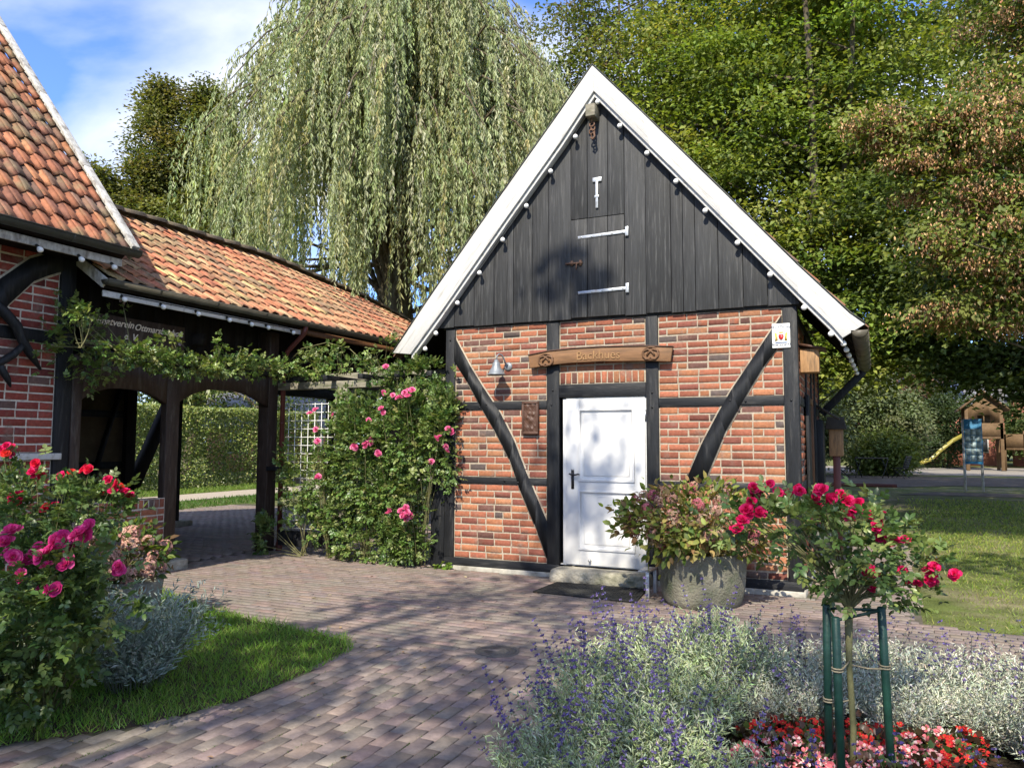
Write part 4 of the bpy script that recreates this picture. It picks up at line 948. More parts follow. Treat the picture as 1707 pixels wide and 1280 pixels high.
m = MB(); m.beam((-12.28, 10.86, 2.45), (-12.28, 9.95, .55), .20, .16, (1, 0, 0)); part(m, 'brace', 'darkint', ARC)
m = MB(); m.box((-12.36, 5.95, .0), (-12.30, 9.84, 2.72)); PP = part(m, 'rear_panel', 'plaster', ARC)
m = MB(); m.box((-12.30, 5.95, 2.06), (-12.25, 9.84, 2.18)); m.box((-12.30, 5.95, 1.15), (-12.25, 9.84, 1.27)); m.box((-12.30, 8.75, 0), (-12.24, 8.93, 2.72)); m.box((-12.30, 7.3, 0), (-12.24, 7.45, 2.72))
m.beam((-12.27, 9.75, 2.66), (-12.27, 9.15, .7), .05, .12, (1, 0, 0)); part(m, 'panel_timber', 'timber', ARC, PP)
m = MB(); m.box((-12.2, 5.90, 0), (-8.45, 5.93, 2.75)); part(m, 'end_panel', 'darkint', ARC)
for a, b in (((-8.50, 7.04, -.02), (-8.02, 7.47, .12)), ((-12.5, 10.78, -.02), (-12.05, 11.3, .1))):
    m = MB(); m.box(a, b); part(m, 'stone_pad', 'stone', ARC, bevel=.02)
m = MB(); m.tube([(-7.67, 9.24, 3.38), (-7.70, 9.245, 3.28), (-8.02, 9.25, 3.02), (-8.09, 9.25, 2.85), (-8.09, 9.25, 0)], .038, 10)
m.lathe((-8.09, 9.25, 1.9), [(.038, 0), (.045, 0), (.045, .03), (.038, .03)], 12); m.lathe((-8.09, 9.25, 0), [(.05, 0), (.05, .12), (.04, .14)], 12); part(m, 'downpipe', 'redpipe', ARC, smooth=True)
m = MB(); m.box((-8.16, 9.0, 1.20), (-7.95, 9.26, 1.26)); part(m, 'shelf', 'timber', ARC, bevel=.004)
light_string('globe bulb string on the cream board under the arcade gutter', [(-7.722, y, 3.29) for y in (6.08, 6.62, 7.16, 7.69, 8.1, 8.43, 8.96)], [(.75, .15, -.6)] * 7, (-.01, 0, .02))
# low wall
LW = thing('low_wall', 'low brick parapet wall with upright coping bricks in the left archway', 'wall', (-8.1, 6.6, 0))
m = MB(); bricks(m, (-8.04, 0, 0), (0, 1, 0), (1, 0, 0), 5.92, 7.08, .13, .80, BRICKS, BW, mort=(.42, .38, .32)); bricks(m, (-8.04, 0, 0), (0, 1, 0), (1, 0, 0), 5.92, 7.08, .80, .925, BRICKS, BW, soldier=True, mort=(.42, .38, .32))
m.box((-8.24, 5.92, .13), (-8.052, 7.08, .918), (.30, .22, .17)); part(m, 'brick_wall', 'brick', LW)
m = MB(); m.box((-8.26, 5.92, -.02), (-8.02, 7.09, .13)); part(m, 'wall_base', 'plinth', LW, bevel=.01)
# club board
CB = thing('club_sign', 'brown board with cream script lettering above the arcade opening', 'sign', (-8.14, 6.65, 2.72))
m = MB(); m.box((-8.165, 5.95, 2.73), (-8.135, 7.38, 3.13)); part(m, 'sign_board', 'brown', CB, bevel=.004)
m = MB()
text_on(m, 'Heimatverein', .118, .002, (-8.131, 6.27, 3.045), (0, 1, 0), (0, 0, 1), .35, bold=.002); text_on(m, 'Ottmarsbocholt', .112, .002, (-8.131, 6.97, 3.03), (0, 1, 0), (0, 0, 1), .35, bold=.002); part(m, 'lettering', 'cream', CB)
m = MB(); text_on(m, 'e. V.', .112, .002, (-8.131, 6.56, 2.90), (0, 1, 0), (0, 0, 1), .35, bold=.002); part(m, 'lettering', 'cream', CB)

# ------------------------------------------------------------------ pergola beside the bakehouse
PG = thing('pergola', 'weathered grey timber pergola with white wire trellis between arcade and bakehouse', 'pergola', (-6.7, 9.05, 0))
def pbox(name, lo, hi, mk='greywood', parent=None, bevel=.006):
    m = MB(); m.box(lo, hi); return part(m, name, mk, PG, parent, bevel=bevel)
pbox('post', (-6.88, 8.96, 0), (-6.68, 9.12, 2.40)); pbox('post', (-5.26, 8.93, 0), (-5.06, 9.06, 2.36), 'timber')
pbox('post', (-6.9, 12.2, 0), (-6.74, 12.36, 2.45), 'greywood')
pbox('beam', (-7.95, 8.97, 2.40), (-5.05, 9.10, 2.505)); pbox('beam', (-7.95, 9.75, 2.58), (-5.05, 9.87, 2.70)); pbox('beam', (-7.95, 12.2, 2.42), (-5.05, 12.34, 2.56))
for x in (-7.55, -6.95, -6.35, -5.75, -5.25): pbox('rafter', (x, 8.75, 2.507), (x + .08, 12.6, 2.575), 'timber')
pbox('rail', (-7.9, 9.0, 1.02), (-6.88, 9.06, 1.12)); pbox('rail', (-7.9, 9.0, .12), (-6.88, 9.04, .34), 'timber')
m = MB()
for k in range(8): m.tube([(-7.74 + k * .12, 8.99, .38), (-7.74 + k * .12, 8.99, 2.2)], .0055, 4)
for k in range(16): m.tube([(-7.80, 8.985, .38 + k * .12), (-6.88, 8.985, .38 + k * .12)], .0055, 4)
part(m, 'wire_trellis', 'wire', PG)
# ------------------------------------------------------------------ plants near the camera
def sprigs(P, A, L, W, cols, nl=5, tpl='leaf', sp=.55):
    """compound sprigs: leaflets in pairs along axis A from P, one at the tip"""
    A = unit(A); M = len(P); up = unit(np.array([0, 0, 1.0]) + rng.normal(0, .45, (M, 3))); S = unit(np.cross(A, up)); out = []
    L = np.broadcast_to(np.asarray(L, float), (M,)); W = np.broadcast_to(np.asarray(W, float), (M,))
    for k in range(nl):
        if k == nl - 1: pos = P + A * (L * sp * ((nl - 1) / 2))[:, None]; D = A
        else:
            s = 1 if k % 2 else -1
            pos = P + A * (L * sp * (k // 2 + .3))[:, None]; D = A * .55 + S * s + rng.normal(0, .12, (M, 3))
        sz = rng.uniform(.8, 1.1, M)
        out.append(leaves(pos, D, np.cross(S, A) + rng.normal(0, .3, (M, 3)), L * sz, W * sz, cols * (1 + rng.normal(0, .08, (M, 1))), tpl))
    return join(out)
def blob_points(n, C, Rr, nclump, spread=.22, shell=.5):
    """points gathered in clumps inside an ellipsoid"""
    C, Rr = np.array(C, float), np.array(Rr, float)
    u = rdir(nclump) * (rng.uniform(shell, 1, nclump)[:, None] ** .6)
    i = rng.integers(0, nclump, n); q = u[i] + rng.normal(0, spread, (n, 3))
    return C + q * Rr, unit(q)
def bloom_mesh(name, cols, ctr=None, n=(6, 6, 5, 4), el=(8, 32, 58, 78), rad=(1, .82, .62, .42)):
    P, D, N, L, W, C = [], [], [], [], [], []
    for k, (m_, e, r) in enumerate(zip(n, el, rad)):
        for i in range(m_):
            a = 2 * math.pi * (i / m_) + k * .6 + rng.normal(0, .12); e2 = R(e + rng.normal(0, 7))
            d = np.array([math.cos(a) * math.cos(e2), math.sin(a) * math.cos(e2), math.sin(e2)])
            nn = np.array([-math.cos(a) * math.sin(e2), -math.sin(a) * math.sin(e2), math.cos(e2)])
            P.append((math.cos(a) * .05, math.sin(a) * .05, .0 + k * .04)); D.append(d); N.append(nn + rng.normal(0, .12, 3)); L.append(.5 * r * rng.uniform(.88, 1.1)); W.append(.52 * r * rng.uniform(.9, 1.1))
            C.append(np.array(cols[rng.integers(len(cols))]) * rng.uniform(.8, 1.15))
    parts = [leaves(np.array(P), np.array(D), np.array(N), np.array(L), np.array(W), np.array(C), 'petal')]
    if ctr is not None:
        q = rng.normal(0, .06, (14, 3)); q[:, 2] = .08 + np.abs(q[:, 2]) * .6
        parts.append(leaves(q, rdir(14), rdir(14), .07, .07, pal(14, [ctr]), 'rhomb'))
    o = foliage(name, join(parts), 'petal'); me = o.data; bpy.data.objects.remove(o); return me
REDB = [bloom_mesh('blossom', [(.62, .012, .045), (.52, .008, .05), (.70, .02, .06)]) for _ in range(3)] + [bloom_mesh('blossom', [(.68, .03, .03), (.72, .06, .045)], (.5, .3, .05)) for _ in range(2)]
CERB = [bloom_mesh('blossom', [(.62, .01, .10), (.55, .008, .08), (.70, .025, .16)]) for _ in range(4)]
MAGB = [bloom_mesh('blossom', [(.68, .05, .25), (.62, .035, .21), (.75, .11, .32)], (.6, .45, .1), n=(6, 6, 4, 2)) for _ in range(4)]
PNKB = [bloom_mesh('blossom', [(.74, .16, .34), (.66, .10, .28), (.80, .25, .42)]) for _ in range(4)]
WHTB = [bloom_mesh('blossom', [(.80, .66, .68)])]
def put(me, root, p, size, nrm, name='blossom'):
    o = bpy.data.objects.new(name, me); COL.objects.link(o); o.parent = root
    o.location = Vector(p) - root.location; o.scale = (size,) * 3
    q = Vector(nrm).normalized().to_track_quat('Z', 'Y'); o.rotation_euler = (q @ Vector((0, 0, 1)).to_track_quat('Z', 'Y').__class__((math.cos(random.random() * 3), 0, 0, math.sin(random.random() * 3)))).normalized().to_euler()
    return o
def stems(root, base, tips, r0=.008, r1=.003, mk='rosestem', sag_=.1, n=6, name='stems'):
    if isinstance(base, list) and len(base) > 2:
        near = lambda t: min(range(len(base)), key=lambda i: (Vector(base[i]) - Vector(t)).length)
        for i in range(len(base)):
            tt = [t for t in tips if near(t) == i]
            if tt: stems(root, tuple(base[i]), tt, r0, r1, mk, sag_, n, 'stem')
        return
    m = MB()
    for t in tips:
        t = Vector(t); b = Vector(base) + Vector((rng.normal(0, .03), rng.normal(0, .03), 0)) if not isinstance(base, list) else min((Vector(q) for q in base), key=lambda q: (q - t).length)
        mid = b.lerp(t, .5) + Vector((rng.normal(0, .05), rng.normal(0, .05), sag_ * (t - b).length * .5))
        pts = [b.lerp(mid, u).lerp(mid.lerp(t, u), u) for u in np.linspace(0, 1, n)]
        m.tube(pts, list(np.linspace(r0, r1, n)), 5, cap=False)
    return part(m, name, mk, root)
def rose(name, label, cat, base, lobes, nspr, L, palette, blooms, bset, bsize, group=None, spread=.22, stem_base=None, face=(0.1, -.7, .55), shell=.45, wts=None, smk='rosestem', sr=.0075):
    t = thing(name, label, cat, base, group); VFC = []; tips = []
    tot = sum(l[2] for l in lobes)
    for (C, Rr, w_, ncl) in lobes:
        n = int(nspr * w_ / tot); P, D = blob_points(n, C, Rr, ncl, spread, shell)
        A = D + rng.normal(0, .5, (n, 3)) + np.array([0, -.1, .25])
        Lr = L * rng.uniform(.75, 1.25, n); VFC.append(sprigs(P, A, Lr, Lr * .68, pal(n, palette, wts)))
        for i in rng.integers(0, n, 5 + ncl // 6): tips.append(P[i])
    if blooms:
        bp = np.array([b[:3] for b in blooms]); k = len(bp) * 3
        P = np.repeat(bp, 3, 0) + rng.normal(0, .035, (k, 3)) - np.array([0, -.02, .06]); VFC.append(sprigs(P, rdir(k) + [0, 0, .3], L * .8, L * .55, pal(k, palette)))
    V, F, C = join(VFC); ok = V[:, 2].reshape(-1) > .0
    foliage('foliage', (V, F, C), 'leaf_gloss', t, t)
    stems(t, stem_base or base, tips + [b[:3] for b in (blooms or [])][::2], sr, sr * .4, mk=smk)
    for b in list(blooms or []) + [(b[0] + rng.normal(0, .035), b[1] + rng.normal(0, .03), b[2] + rng.normal(0, .03)) for b in (blooms or []) if len(b) < 4 and random.random() < .75]:
        s = (b[3] if len(b) > 3 else bsize) * random.uniform(.85, 1.12)
        put(random.choice(bset), t, b[:3], s, Vector(face) + Vector(rng.normal(0, .35, 3)))
    return t
DARKROSE = [(.045, .085, .024), (.065, .11, .03), (.085, .14, .038), (.11, .165, .046), (.15, .20, .06)]
MIDROSE = [(.07, .125, .028), (.09, .155, .034), (.12, .19, .045), (.16, .22, .06), (.20, .23, .08)]
# standard rose tree in front of the house
STD = [(-0.49, 3.84, 1.41), (-0.49, 3.88, 1.37), (-0.49, 3.77, 1.35), (-0.38, 3.88, 1.39), (-0.34, 3.99, 1.38), (-0.3, 4.02, 1.4), (-0.5, 3.72, 1.3), (-0.44, 3.77, 1.3), (-0.52, 3.69, 1.27), (-0.57, 3.77, 1.22), (-0.19, 3.84, 1.41), (-0.22, 3.93, 1.37), (-0.21, 3.99, 1.33), (-0.15, 3.92, 1.37), (-0.11, 4.04, 1.38), (-0.08, 4.03, 1.35), (-0.03, 3.91, 1.35), (-0.09, 4.02, 1.3), (-0.07, 3.95, 1.28), (0.03, 4.04, 1.3), (-0.0, 3.99, 1.28), (0.06, 4.12, 1.25), (0.05, 4.05, 1.21), (0.03, 3.97, 1.23), (0.1, 4.1, 1.16), (0.12, 4.18, 1.16), (-0.01, 3.99, 1.03), (0.02, 3.98, 1.03), (0.28, 4.14, 1.05), (0.29, 4.29, 0.99), (0.29, 4.31, 0.95), (0.26, 4.21, 1.02), (0.17, 4.23, 0.95), (0.21, 4.23, 0.95)]
ST = rose('standard_rose', 'standard rose tree with crimson blossoms on a thin bare stem between green stakes', 'rose tree', (-.09, 4.03, 0),
     [((-.34, 3.90, 1.22), (.28, .22, .13), 3.2, 16), ((-.06, 4.02, 1.18), (.24, .24, .17), 3.6, 18), ((.14, 4.14, 1.02), (.20, .22, .15), 2.6, 14), ((-.12, 4.02, 1.02), (.16, .16, .10), .4, 6)],
     480, .038, DARKROSE + [(.17, .22, .06)], STD, CERB, .056, spread=.30, stem_base=[(-.09, 4.03, .84), (-.08, 4.04, .88)], sr=.0045)
m = MB(); m.tube([(-.10, 4.03, -.02), (-.085, 4.03, .3), (-.095, 4.035, .6), (-.09, 4.03, .86)], [.016, .0145, .014, .02], 8); part(m, 'trunk', 'rosestem', ST)
m = MB()
for tp in ((-.42, 3.86, 1.22), (-.28, 3.93, 1.2), (-.13, 3.98, 1.2), (-.02, 4.03, 1.15), (.12, 4.10, 1.1), (.2, 4.18, 1.0)):
    m.tube([(-.09, 4.03, .84), Vector((-.09, 4.03, .9)).lerp(Vector(tp), .45) + Vector((0, 0, .02)), tp], [.0085, .0065, .004], 6)
part(m, 'branches', 'rosestem', ST, smooth=True)
PS = thing('plant_support', 'three dark green stakes with crossbars holding the standard rose', 'plant support', (-.08, 4.0, 0))
ks = [((-.195, 4.02, -.05), (-.185, 4.0, .86)), ((-.135, 3.86, -.05), (-.142, 3.86, .835)), ((.075, 4.07, -.05), (.05, 4.08, .855))]
for a, b in ks:
    m = MB(); m.tube([a, b, Vector(b) + Vector((0, 0, .004))], [.0195, .0190, .015], 12); part(m, 'stake', 'stake', PS, smooth=True)
m = MB()
for i, j in ((0, 1), (1, 2), (2, 0)): m.beam(Vector(ks[i][1]) - Vector((0, 0, .012)), Vector(ks[j][1]) - Vector((0, 0, .012)), .008, .012)
part(m, 'crossbar', 'stake', PS)
for (kx, ky, z) in ((-.14, 3.86, .60), (.058, 4.08, .58), (-.187, 4.0, .42)):
    m = MB()
    for q in (0, .012): m.tube([(kx + .0235 * math.cos(t), ky + .0235 * math.sin(t), z + q) for t in np.linspace(0, 2 * math.pi, 13)[:-1]], .004, 5, closed=True)
    d = Vector((-.09, 4.03, z + .01)); m.tube([(kx, ky - .02, z), Vector((kx, ky, z)).lerp(d, .5) + Vector((0, 0, -.01)), d], .004, 5)
    part(m, 'tie', 'cordmat', PS)
# red rose shrub behind on the left, pink rose shrub in front
RED_ = [(-5.85, 3.66, 1.56), (-5.83, 3.71, 1.53), (-5.76, 3.63, 1.59), (-5.61, 3.76, 1.37), (-5.65, 3.84, 1.4), (-5.71, 3.81, 1.41), (-5.35, 3.78, 1.37), (-5.22, 3.86, 1.41), (-5.15, 3.85, 1.42), (-5.1, 3.97, 1.34), (-4.98, 3.92, 1.32), (-5.14, 3.96, 1.23), (-5.13, 4.02, 1.25), (-4.95, 4.0, 1.26), (-5.0, 4.08, 1.22), (-5.04, 4.04, 1.29), (-5.65, 3.62, 1.22), (-5.73, 3.72, 1.19), (-5.68, 3.66, 1.17), (-5.67, 3.71, 1.23), (-5.47, 3.76, 1.14), (-5.51, 3.85, 1.15), (-5.6, 3.75, 1.46)]
rose('red_rose', 'tall rose shrub with scarlet and crimson blossoms against the shaded brick wall', 'rose bush', (-5.6, 3.85, 0),
     [((-5.78, 3.80, 1.12), (.5, .34, .27), 4, 22), ((-5.25, 3.95, 1.14), (.30, .26, .16), 1.8, 13), ((-5.85, 3.75, .72), (.42, .34, .25), 1.6, 14)],
     950, .045, DARKROSE, RED_, REDB[:3] + CERB + REDB[3:4], .069, spread=.24, sr=.005)
PINK_ = [(-4.12, 2.64, 1.09), (-4.16, 2.66, 1.03), (-4.04, 2.61, 1.02), (-4.14, 2.62, 1.09), (-4.08, 2.75, 1.03), (-4.05, 2.76, 1.05), (-3.83, 2.66, 1.06), (-3.81, 2.69, 1.07), (-3.79, 2.66, 1.11), (-3.84, 2.74, 1.12), (-3.69, 2.7, 1.14), (-3.76, 2.78, 1.13), (-3.82, 2.8, 1.09), (-3.69, 2.76, 1.14), (-3.95, 2.75, 0.84), (-3.96, 2.72, 0.85), (-3.76, 2.66, 0.87), (-3.59, 2.88, 0.97), (-3.76, 2.73, 1.01), (-4.11, 2.61, 0.82), (-3.99, 2.63, 0.93)]
rose('pink_rose', 'rose shrub with magenta pink blossoms in the front left corner of the lawn', 'rose bush', (-4.45, 3.12, 0),
     [((-4.08, 2.84, .80), (.38, .30, .22), 4, 22), ((-4.25, 2.90, .52), (.36, .28, .24), 3.4, 24), ((-3.76, 2.86, .72), (.22, .2, .16), 1.7, 11), ((-4.38, 2.95, .28), (.36, .25, .17), 2.4, 20)],
     1150, .047, DARKROSE[:4] + [(.10, .14, .03)], PINK_, MAGB, .077, spread=.25, sr=.005)
# climbing rose on the pergola
RC = [(-6.88, 2.07), (-6.58, 2.0), (-6.92, 1.81), (-5.63, 2.24), (-5.44, 2.25), (-5.49, 2.20), (-5.38, 2.22), (-5.44, 2.27), (-5.81, 2.07), (-6.02, 1.92), (-6.19, 1.54), (-6.22, 1.58), (-6.03, 1.61), (-5.99, 1.63), (-5.82, 1.47), (-4.78, 1.80), (-4.92, 1.69), (-4.86, 1.58), (-5.06, 1.38), (-5.7, .75), (-5.41, .71), (-5.36, .74), (-5.46, .75), (-5.41, .77), (-5.34, .69), (-5.38, .66), (-6.84, 1.64), (-5.81, 2.28), (-6.80, 1.16), (-5.73, 2.62)]
CB_ = [(x + .02, 8.52 + random.uniform(-.06, .06), z) for x, z in RC]
rose('climbing_rose', 'large climbing rose with pink clusters covering the pergola beside the bakehouse', 'climbing rose', (-6.1, 9.0, 0),
     [((-6.35, 8.78, 1.55), (.55, .24, .62), 4.2, 30), ((-5.6, 8.78, 1.75), (.55, .24, .62), 4.4, 32), ((-5.05, 8.72, 1.72), (.28, .18, .55), 1.8, 16), ((-5.75, 8.8, .85), (.55, .22, .5), 3.4, 26),
      ((-6.6, 8.8, .62), (.28, .2, .3), 1.6, 12), ((-5.8, 8.78, .38), (.55, .2, .3), 1.8, 16), ((-6.0, 8.75, 1.1), (.8, .2, .4), 2.4, 22), ((-7.35, 8.82, 1.15), (.38, .18, .55), 1.35, 14), ((-7.3, 8.85, .45), (.35, .15, .3), .6, 8), ((-5.55, 8.85, 2.5), (.55, .2, .22), 1.3, 12), ((-6.3, 8.8, .2), (.6, .15, .16), .6, 10), ((-7.95, 8.8, .3), (.15, .15, .28), .5, 5)],
     8000, .048, MIDROSE + DARKROSE[2:], CB_, PNKB, .085, spread=.2, stem_base=[(-6.9, 8.95, 0), (-6.3, 8.95, 0), (-5.7, 8.95, 0), (-5.45, 8.95, 0), (-7.4, 8.95, 0)], shell=.3)
# rambling vine above the arches
vl = [((-7.98, 5.75, 2.75), (.16, .28, .42), 1.7, 12), ((-7.95, 5.95, 2.42), (.14, .3, .2), .8, 8), ((-7.92, 6.55, 2.78), (.16, .5, .16), 1.9, 14), ((-7.92, 7.25, 2.72), (.15, .5, .12), 1.6, 12), ((-7.92, 7.95, 2.76), (.15, .5, .14), 1.8, 14), ((-7.92, 8.7, 2.80), (.16, .5, .17), 2.0, 14),
      ((-7.4, 9.0, 2.78), (.45, .2, .2), 1.5, 12), ((-6.6, 8.95, 2.74), (.5, .2, .16), 1.1, 10), ((-7.95, 5.8, 3.1), (.1, .14, .12), .4, 4), ((-7.9, 7.72, 3.0), (.06, .06, .26), .18, 4), ((-7.9, 8.3, 2.98), (.06, .1, .14), .2, 3), ((-7.9, 6.95, 2.95), (.06, .12, .13), .2, 3), ((-6.9, 8.9, 3.0), (.3, .1, .12), .3, 4), ((-6.0, 8.9, 2.92), (.2, .1, .16), .3, 4)]
def fwd(c, X=-7.5):
    k = X / c[0]; return (X, c[1] * k, 1.62 + (c[2] - 1.62) * k - (.11 if c[2] < 2.9 else .05))
vl = [(fwd(c) if c[0] < -7.8 and i > 1 else c, (r[0], r[1], r[2] * (.75 if i > 1 and r[2] < .2 else 1)), w_, k) for i, (c, r, w_, k) in enumerate(vl)]
vt = rose('rambling_rose', 'rambling rose with pale green shoots and few pale blossoms along the arcade beam', 'climbing rose', (-8.0, 7.5, 2.6), vl, 1650, .044, MIDROSE + [(.17, .22, .05)], [(-7.86, 6.20, 3.27, .07), (-7.86, 6.24, 3.24, .06), (-7.80, 7.02, 2.86, .06)], WHTB, .06, spread=.34,
     stem_base=[(-7.55, y_, 2.62) for y_ in np.arange(5.5, 9, .3)] + [(-7.3, 9, 2.6), (-6.8, 9, 2.6), (-6.2, 9, 2.6)], shell=.2)
m = MB()
for k in range(7):
    y0 = 5.4 + k * .45; m.tube([(-7.55 + rng.normal(0, .03), y0 + j * .22, 2.66 + rng.normal(0, .03)) for j in range(6)], .005, 5)
m.tube([(-7.9, 9.0, 2.72), (-7.5, 8.95, 3.0), (-7.0, 8.9, 3.06), (-6.6, 8.9, 2.95), (-6.3, 8.9, 2.7)], .006, 5)
part(m, 'long_shoots', 'rosestem', vt)
# little weed at the corner of the house
vt['label'] = vt['label']
n = 40; P, D = blob_points(n, (-5.0, 8.80, .05), (.07, .05, .05), 6, .3)
o = foliage('weed', sprigs(P, D + [0, 0, .3], .045, .035, pal(n, [(.16, .24, .04), (.12, .2, .03)]), 3), 'leaf', None, None, (-5.0, 8.80, 0)); tag(o, 'small light green weed at the left foot of the bakehouse corner', 'weed')

# hydrangeas --------------------------------------------------------------
def floret_head(name, cols, n=46):
    d = rdir(n * 2); d = d[d[:, 2] > -.35][:n]; n = len(d); parts = []
    c = pal(n, cols, None, .2)
    for k in range(4):
        a = unit(np.cross(d, rdir(n))); b = np.cross(d, a); t = k * math.pi / 2
        parts.append(leaves(d * .42, a * math.cos(t) + b * math.sin(t) + d * .25, d, .17, .15, c * rng.uniform(.85, 1.1), 'rhomb'))
    o = foliage(name, join(parts), 'dryleaf'); me = o.data; bpy.data.objects.remove(o); return me
HHR = [floret_head('flower_head', [(.34, .19, .145), (.40, .24, .18), (.29, .155, .12), (.36, .25, .165)]) for _ in range(3)] + [floret_head('flower_head', [(.40, .10, .13), (.33, .12, .12)])]
HHP = [floret_head('flower_head', [(.50, .27, .22), (.56, .34, .27), (.42, .22, .18), (.46, .33, .22)]) for _ in range(3)]
def hydrangea(label, base, C, Rr, nleaf, palette, wts, heads, hset, hs, L):
    t = thing('hydrangea', label, 'hydrangea', base)
    P, D = blob_points(nleaf, C, Rr, 46, .17, .55); A = D + rng.normal(0, .45, (nleaf, 3)) + [0, -.05, .05]
    Lr = L * rng.uniform(.6, 1.2, nleaf)
    foliage('foliage', leaves(P, A, D + [0, 0, .8] + rng.normal(0, .35, (nleaf, 3)), Lr, Lr * .62, pal(nleaf, palette, wts), 'leaf'), 'leaf', t, t)
    tips = []
    for k in range(heads):
        d = rdir(1)[0]; d[1] = -abs(d[1]) if k % 3 else d[1]; d[2] = d[2] * .8 + .15
        p = np.array(C) + d / max(np.linalg.norm(d), .1) * np.array(Rr) * rng.uniform(.88, 1.08); put(random.choice(hset), t, p, hs * random.uniform(.75, 1.2), Vector(d) + Vector((0, -.2, .4)), 'flower_head')
        tips.append(p)
    stems(t, base, tips, .006, .004, 'twig', .05)
    return t
hydrangea('fading hydrangea with bronze and lime leaves growing in the round stone planter', (-1.55, 8.06, .48), (-1.58, 7.98, .82), (.72, .52, .38), 2500,
          [(.14, .19, .04), (.22, .24, .06), (.24, .17, .075), (.18, .12, .055), (.30, .26, .09), (.09, .14, .03)], [3, 3, 1.6, 1.1, 1.6, 2], 58, HHR, .125, .085)
pt = thing('stone_planter', 'round lichen-stained grey stone planter standing right of the door', 'planter', (-1.56, 8.1, 0))
m = MB(); A = []; n = 36
prof = [(.36, 0), (.385, .03), (.405, .12), (.425, .28), (.435, .42), (.44, .50), (.43, .525), (.40, .53), (.375, .51), (.36, .43), (.01, .42)]
vs = []
for (r, h) in prof:
    for k in range(n):
        a = 2 * math.pi * k / n; rr = r * (1 + .035 * abs(math.cos(2 * a)) ** 2 + .018 * math.sin(3 * a + h * 7)) + rng.normal(0, .0035)
        vs.append((-1.56 + rr * math.cos(a), 8.1 + rr * math.sin(a), h + rng.normal(0, .003)))
m.add(vs, [(i * n + k, i * n + (k + 1) % n, (i + 1) * n + (k + 1) % n, (i + 1) * n + k) for i in range(len(prof) - 1) for k in range(n)])
o = part(m, 'tub', 'planter', pt, smooth=True); s = o.modifiers.new('sub', 'SUBSURF'); s.levels = 1; s.render_levels = 2
m = MB(); m.lathe((-1.56, 8.1, .44), [(.001, .02), (.2, .015), (.37, .0)], 24); part(m, 'earth', 'soil', pt)
hydrangea('dried pink hydrangea spilling over a grey tub by the low brick wall', (-6.12, 4.9, .35), (-6.08, 4.9, .60), (.42, .34, .27), 560,
          [(.09, .14, .03), (.06, .10, .025), (.15, .20, .04), (.16, .10, .05)], [3, 3, 1, 1], 46, HHP, .125, .085)
pt = thing('grey_tub', 'grey stone tub below the dried pink hydrangea', 'planter', (-6.05, 4.95, 0))
m = MB(); m.lathe((-6.05, 4.95, 0), [(.25, 0), (.27, .04), (.29, .3), (.30, .38), (.27, .40), (.24, .38), (.01, .34)], 28); part(m, 'tub', 'planter', pt, smooth=True)

# lavender ----------------------------------------------------------------
LAVG = [(.36, .42, .265), (.41, .47, .31), (.30, .38, .20), (.46, .51, .35), (.33, .42, .18)]
LAVS = [(.52, .55, .45), (.46, .50, .39), (.60, .61, .51), (.38, .43, .31), (.54, .53, .41)]
def lav_mesh(nst, rad, hgt, palette, nl=24, L=.042):
    az = rng.uniform(0, 2 * math.pi, nst); u = np.sqrt(rng.random(nst)); b = np.stack([np.cos(az), np.sin(az), np.zeros(nst)], -1)
    base = b * (u * rad * .35)[:, None]; ln = hgt * rng.uniform(.62, 1.15, nst); out = rad * .75 * u * rng.uniform(.6, 1.2, nst)
    az2 = az + rng.normal(0, .3, nst); b2 = np.stack([np.cos(az2), np.sin(az2), np.zeros(nst)], -1)
    P, D, N, LL, CC = [], [], [], [], []
    for k in range(nl):
        s = (k + rng.random(nst)) / nl; s = .15 + .85 * s
        p = base + b2 * (out * s ** 1.6)[:, None]; p[:, 2] = ln * s * (1 - .10 * u * s)
        tang = unit(np.stack([b2[:, 0] * out * 1.6 * s ** .6, b2[:, 1] * out * 1.6 * s ** .6, ln], -1))
        side = unit(np.cross(tang, rdir(nst)))
        P.append(p); D.append(tang * .75 + side * rng.uniform(.4, 1.5, (nst, 1))); N.append(np.cross(side, tang) + rng.normal(0, .3, (nst, 3))); LL.append(L * rng.uniform(.7, 1.15, nst) * (1.1 - .35 * s)); CC.append(pal(nst, palette, None, .14))
    P, D, N, LL, CC = [np.concatenate(a) for a in (P, D, N, LL, CC)]
    m = MB()
    for i in range(0, nst, 3):
        q = [tuple(base[i] + b2[i] * out[i] * s ** 1.6 + np.array([0, 0, ln[i] * s * (1 - .10 * u[i] * s)])) for s in (0, .35, .7, 1)]
        m.tube(q, [.003, .0025, .002, .0012], 3, (.14, .14, .09), cap=False)
    tv = np.array([tuple(p) for p in m.v]); tf = np.array([(f[0], f[1], f[2]) for f in m.f] + [(f[0], f[2], f[3]) for f in m.f]); tcx = np.tile((.15, .16, .11), (len(tf), 1))
    V, F, C = join([leaves(P, D, N, LL, LL * .15 + .0012, CC, 'rhomb'), (tv, tf, tcx)])
    o = link_mesh('foliage', V, [F], C.clip(.01, .9), 'silver'); me = o.data; bpy.data.objects.remove(o); return me
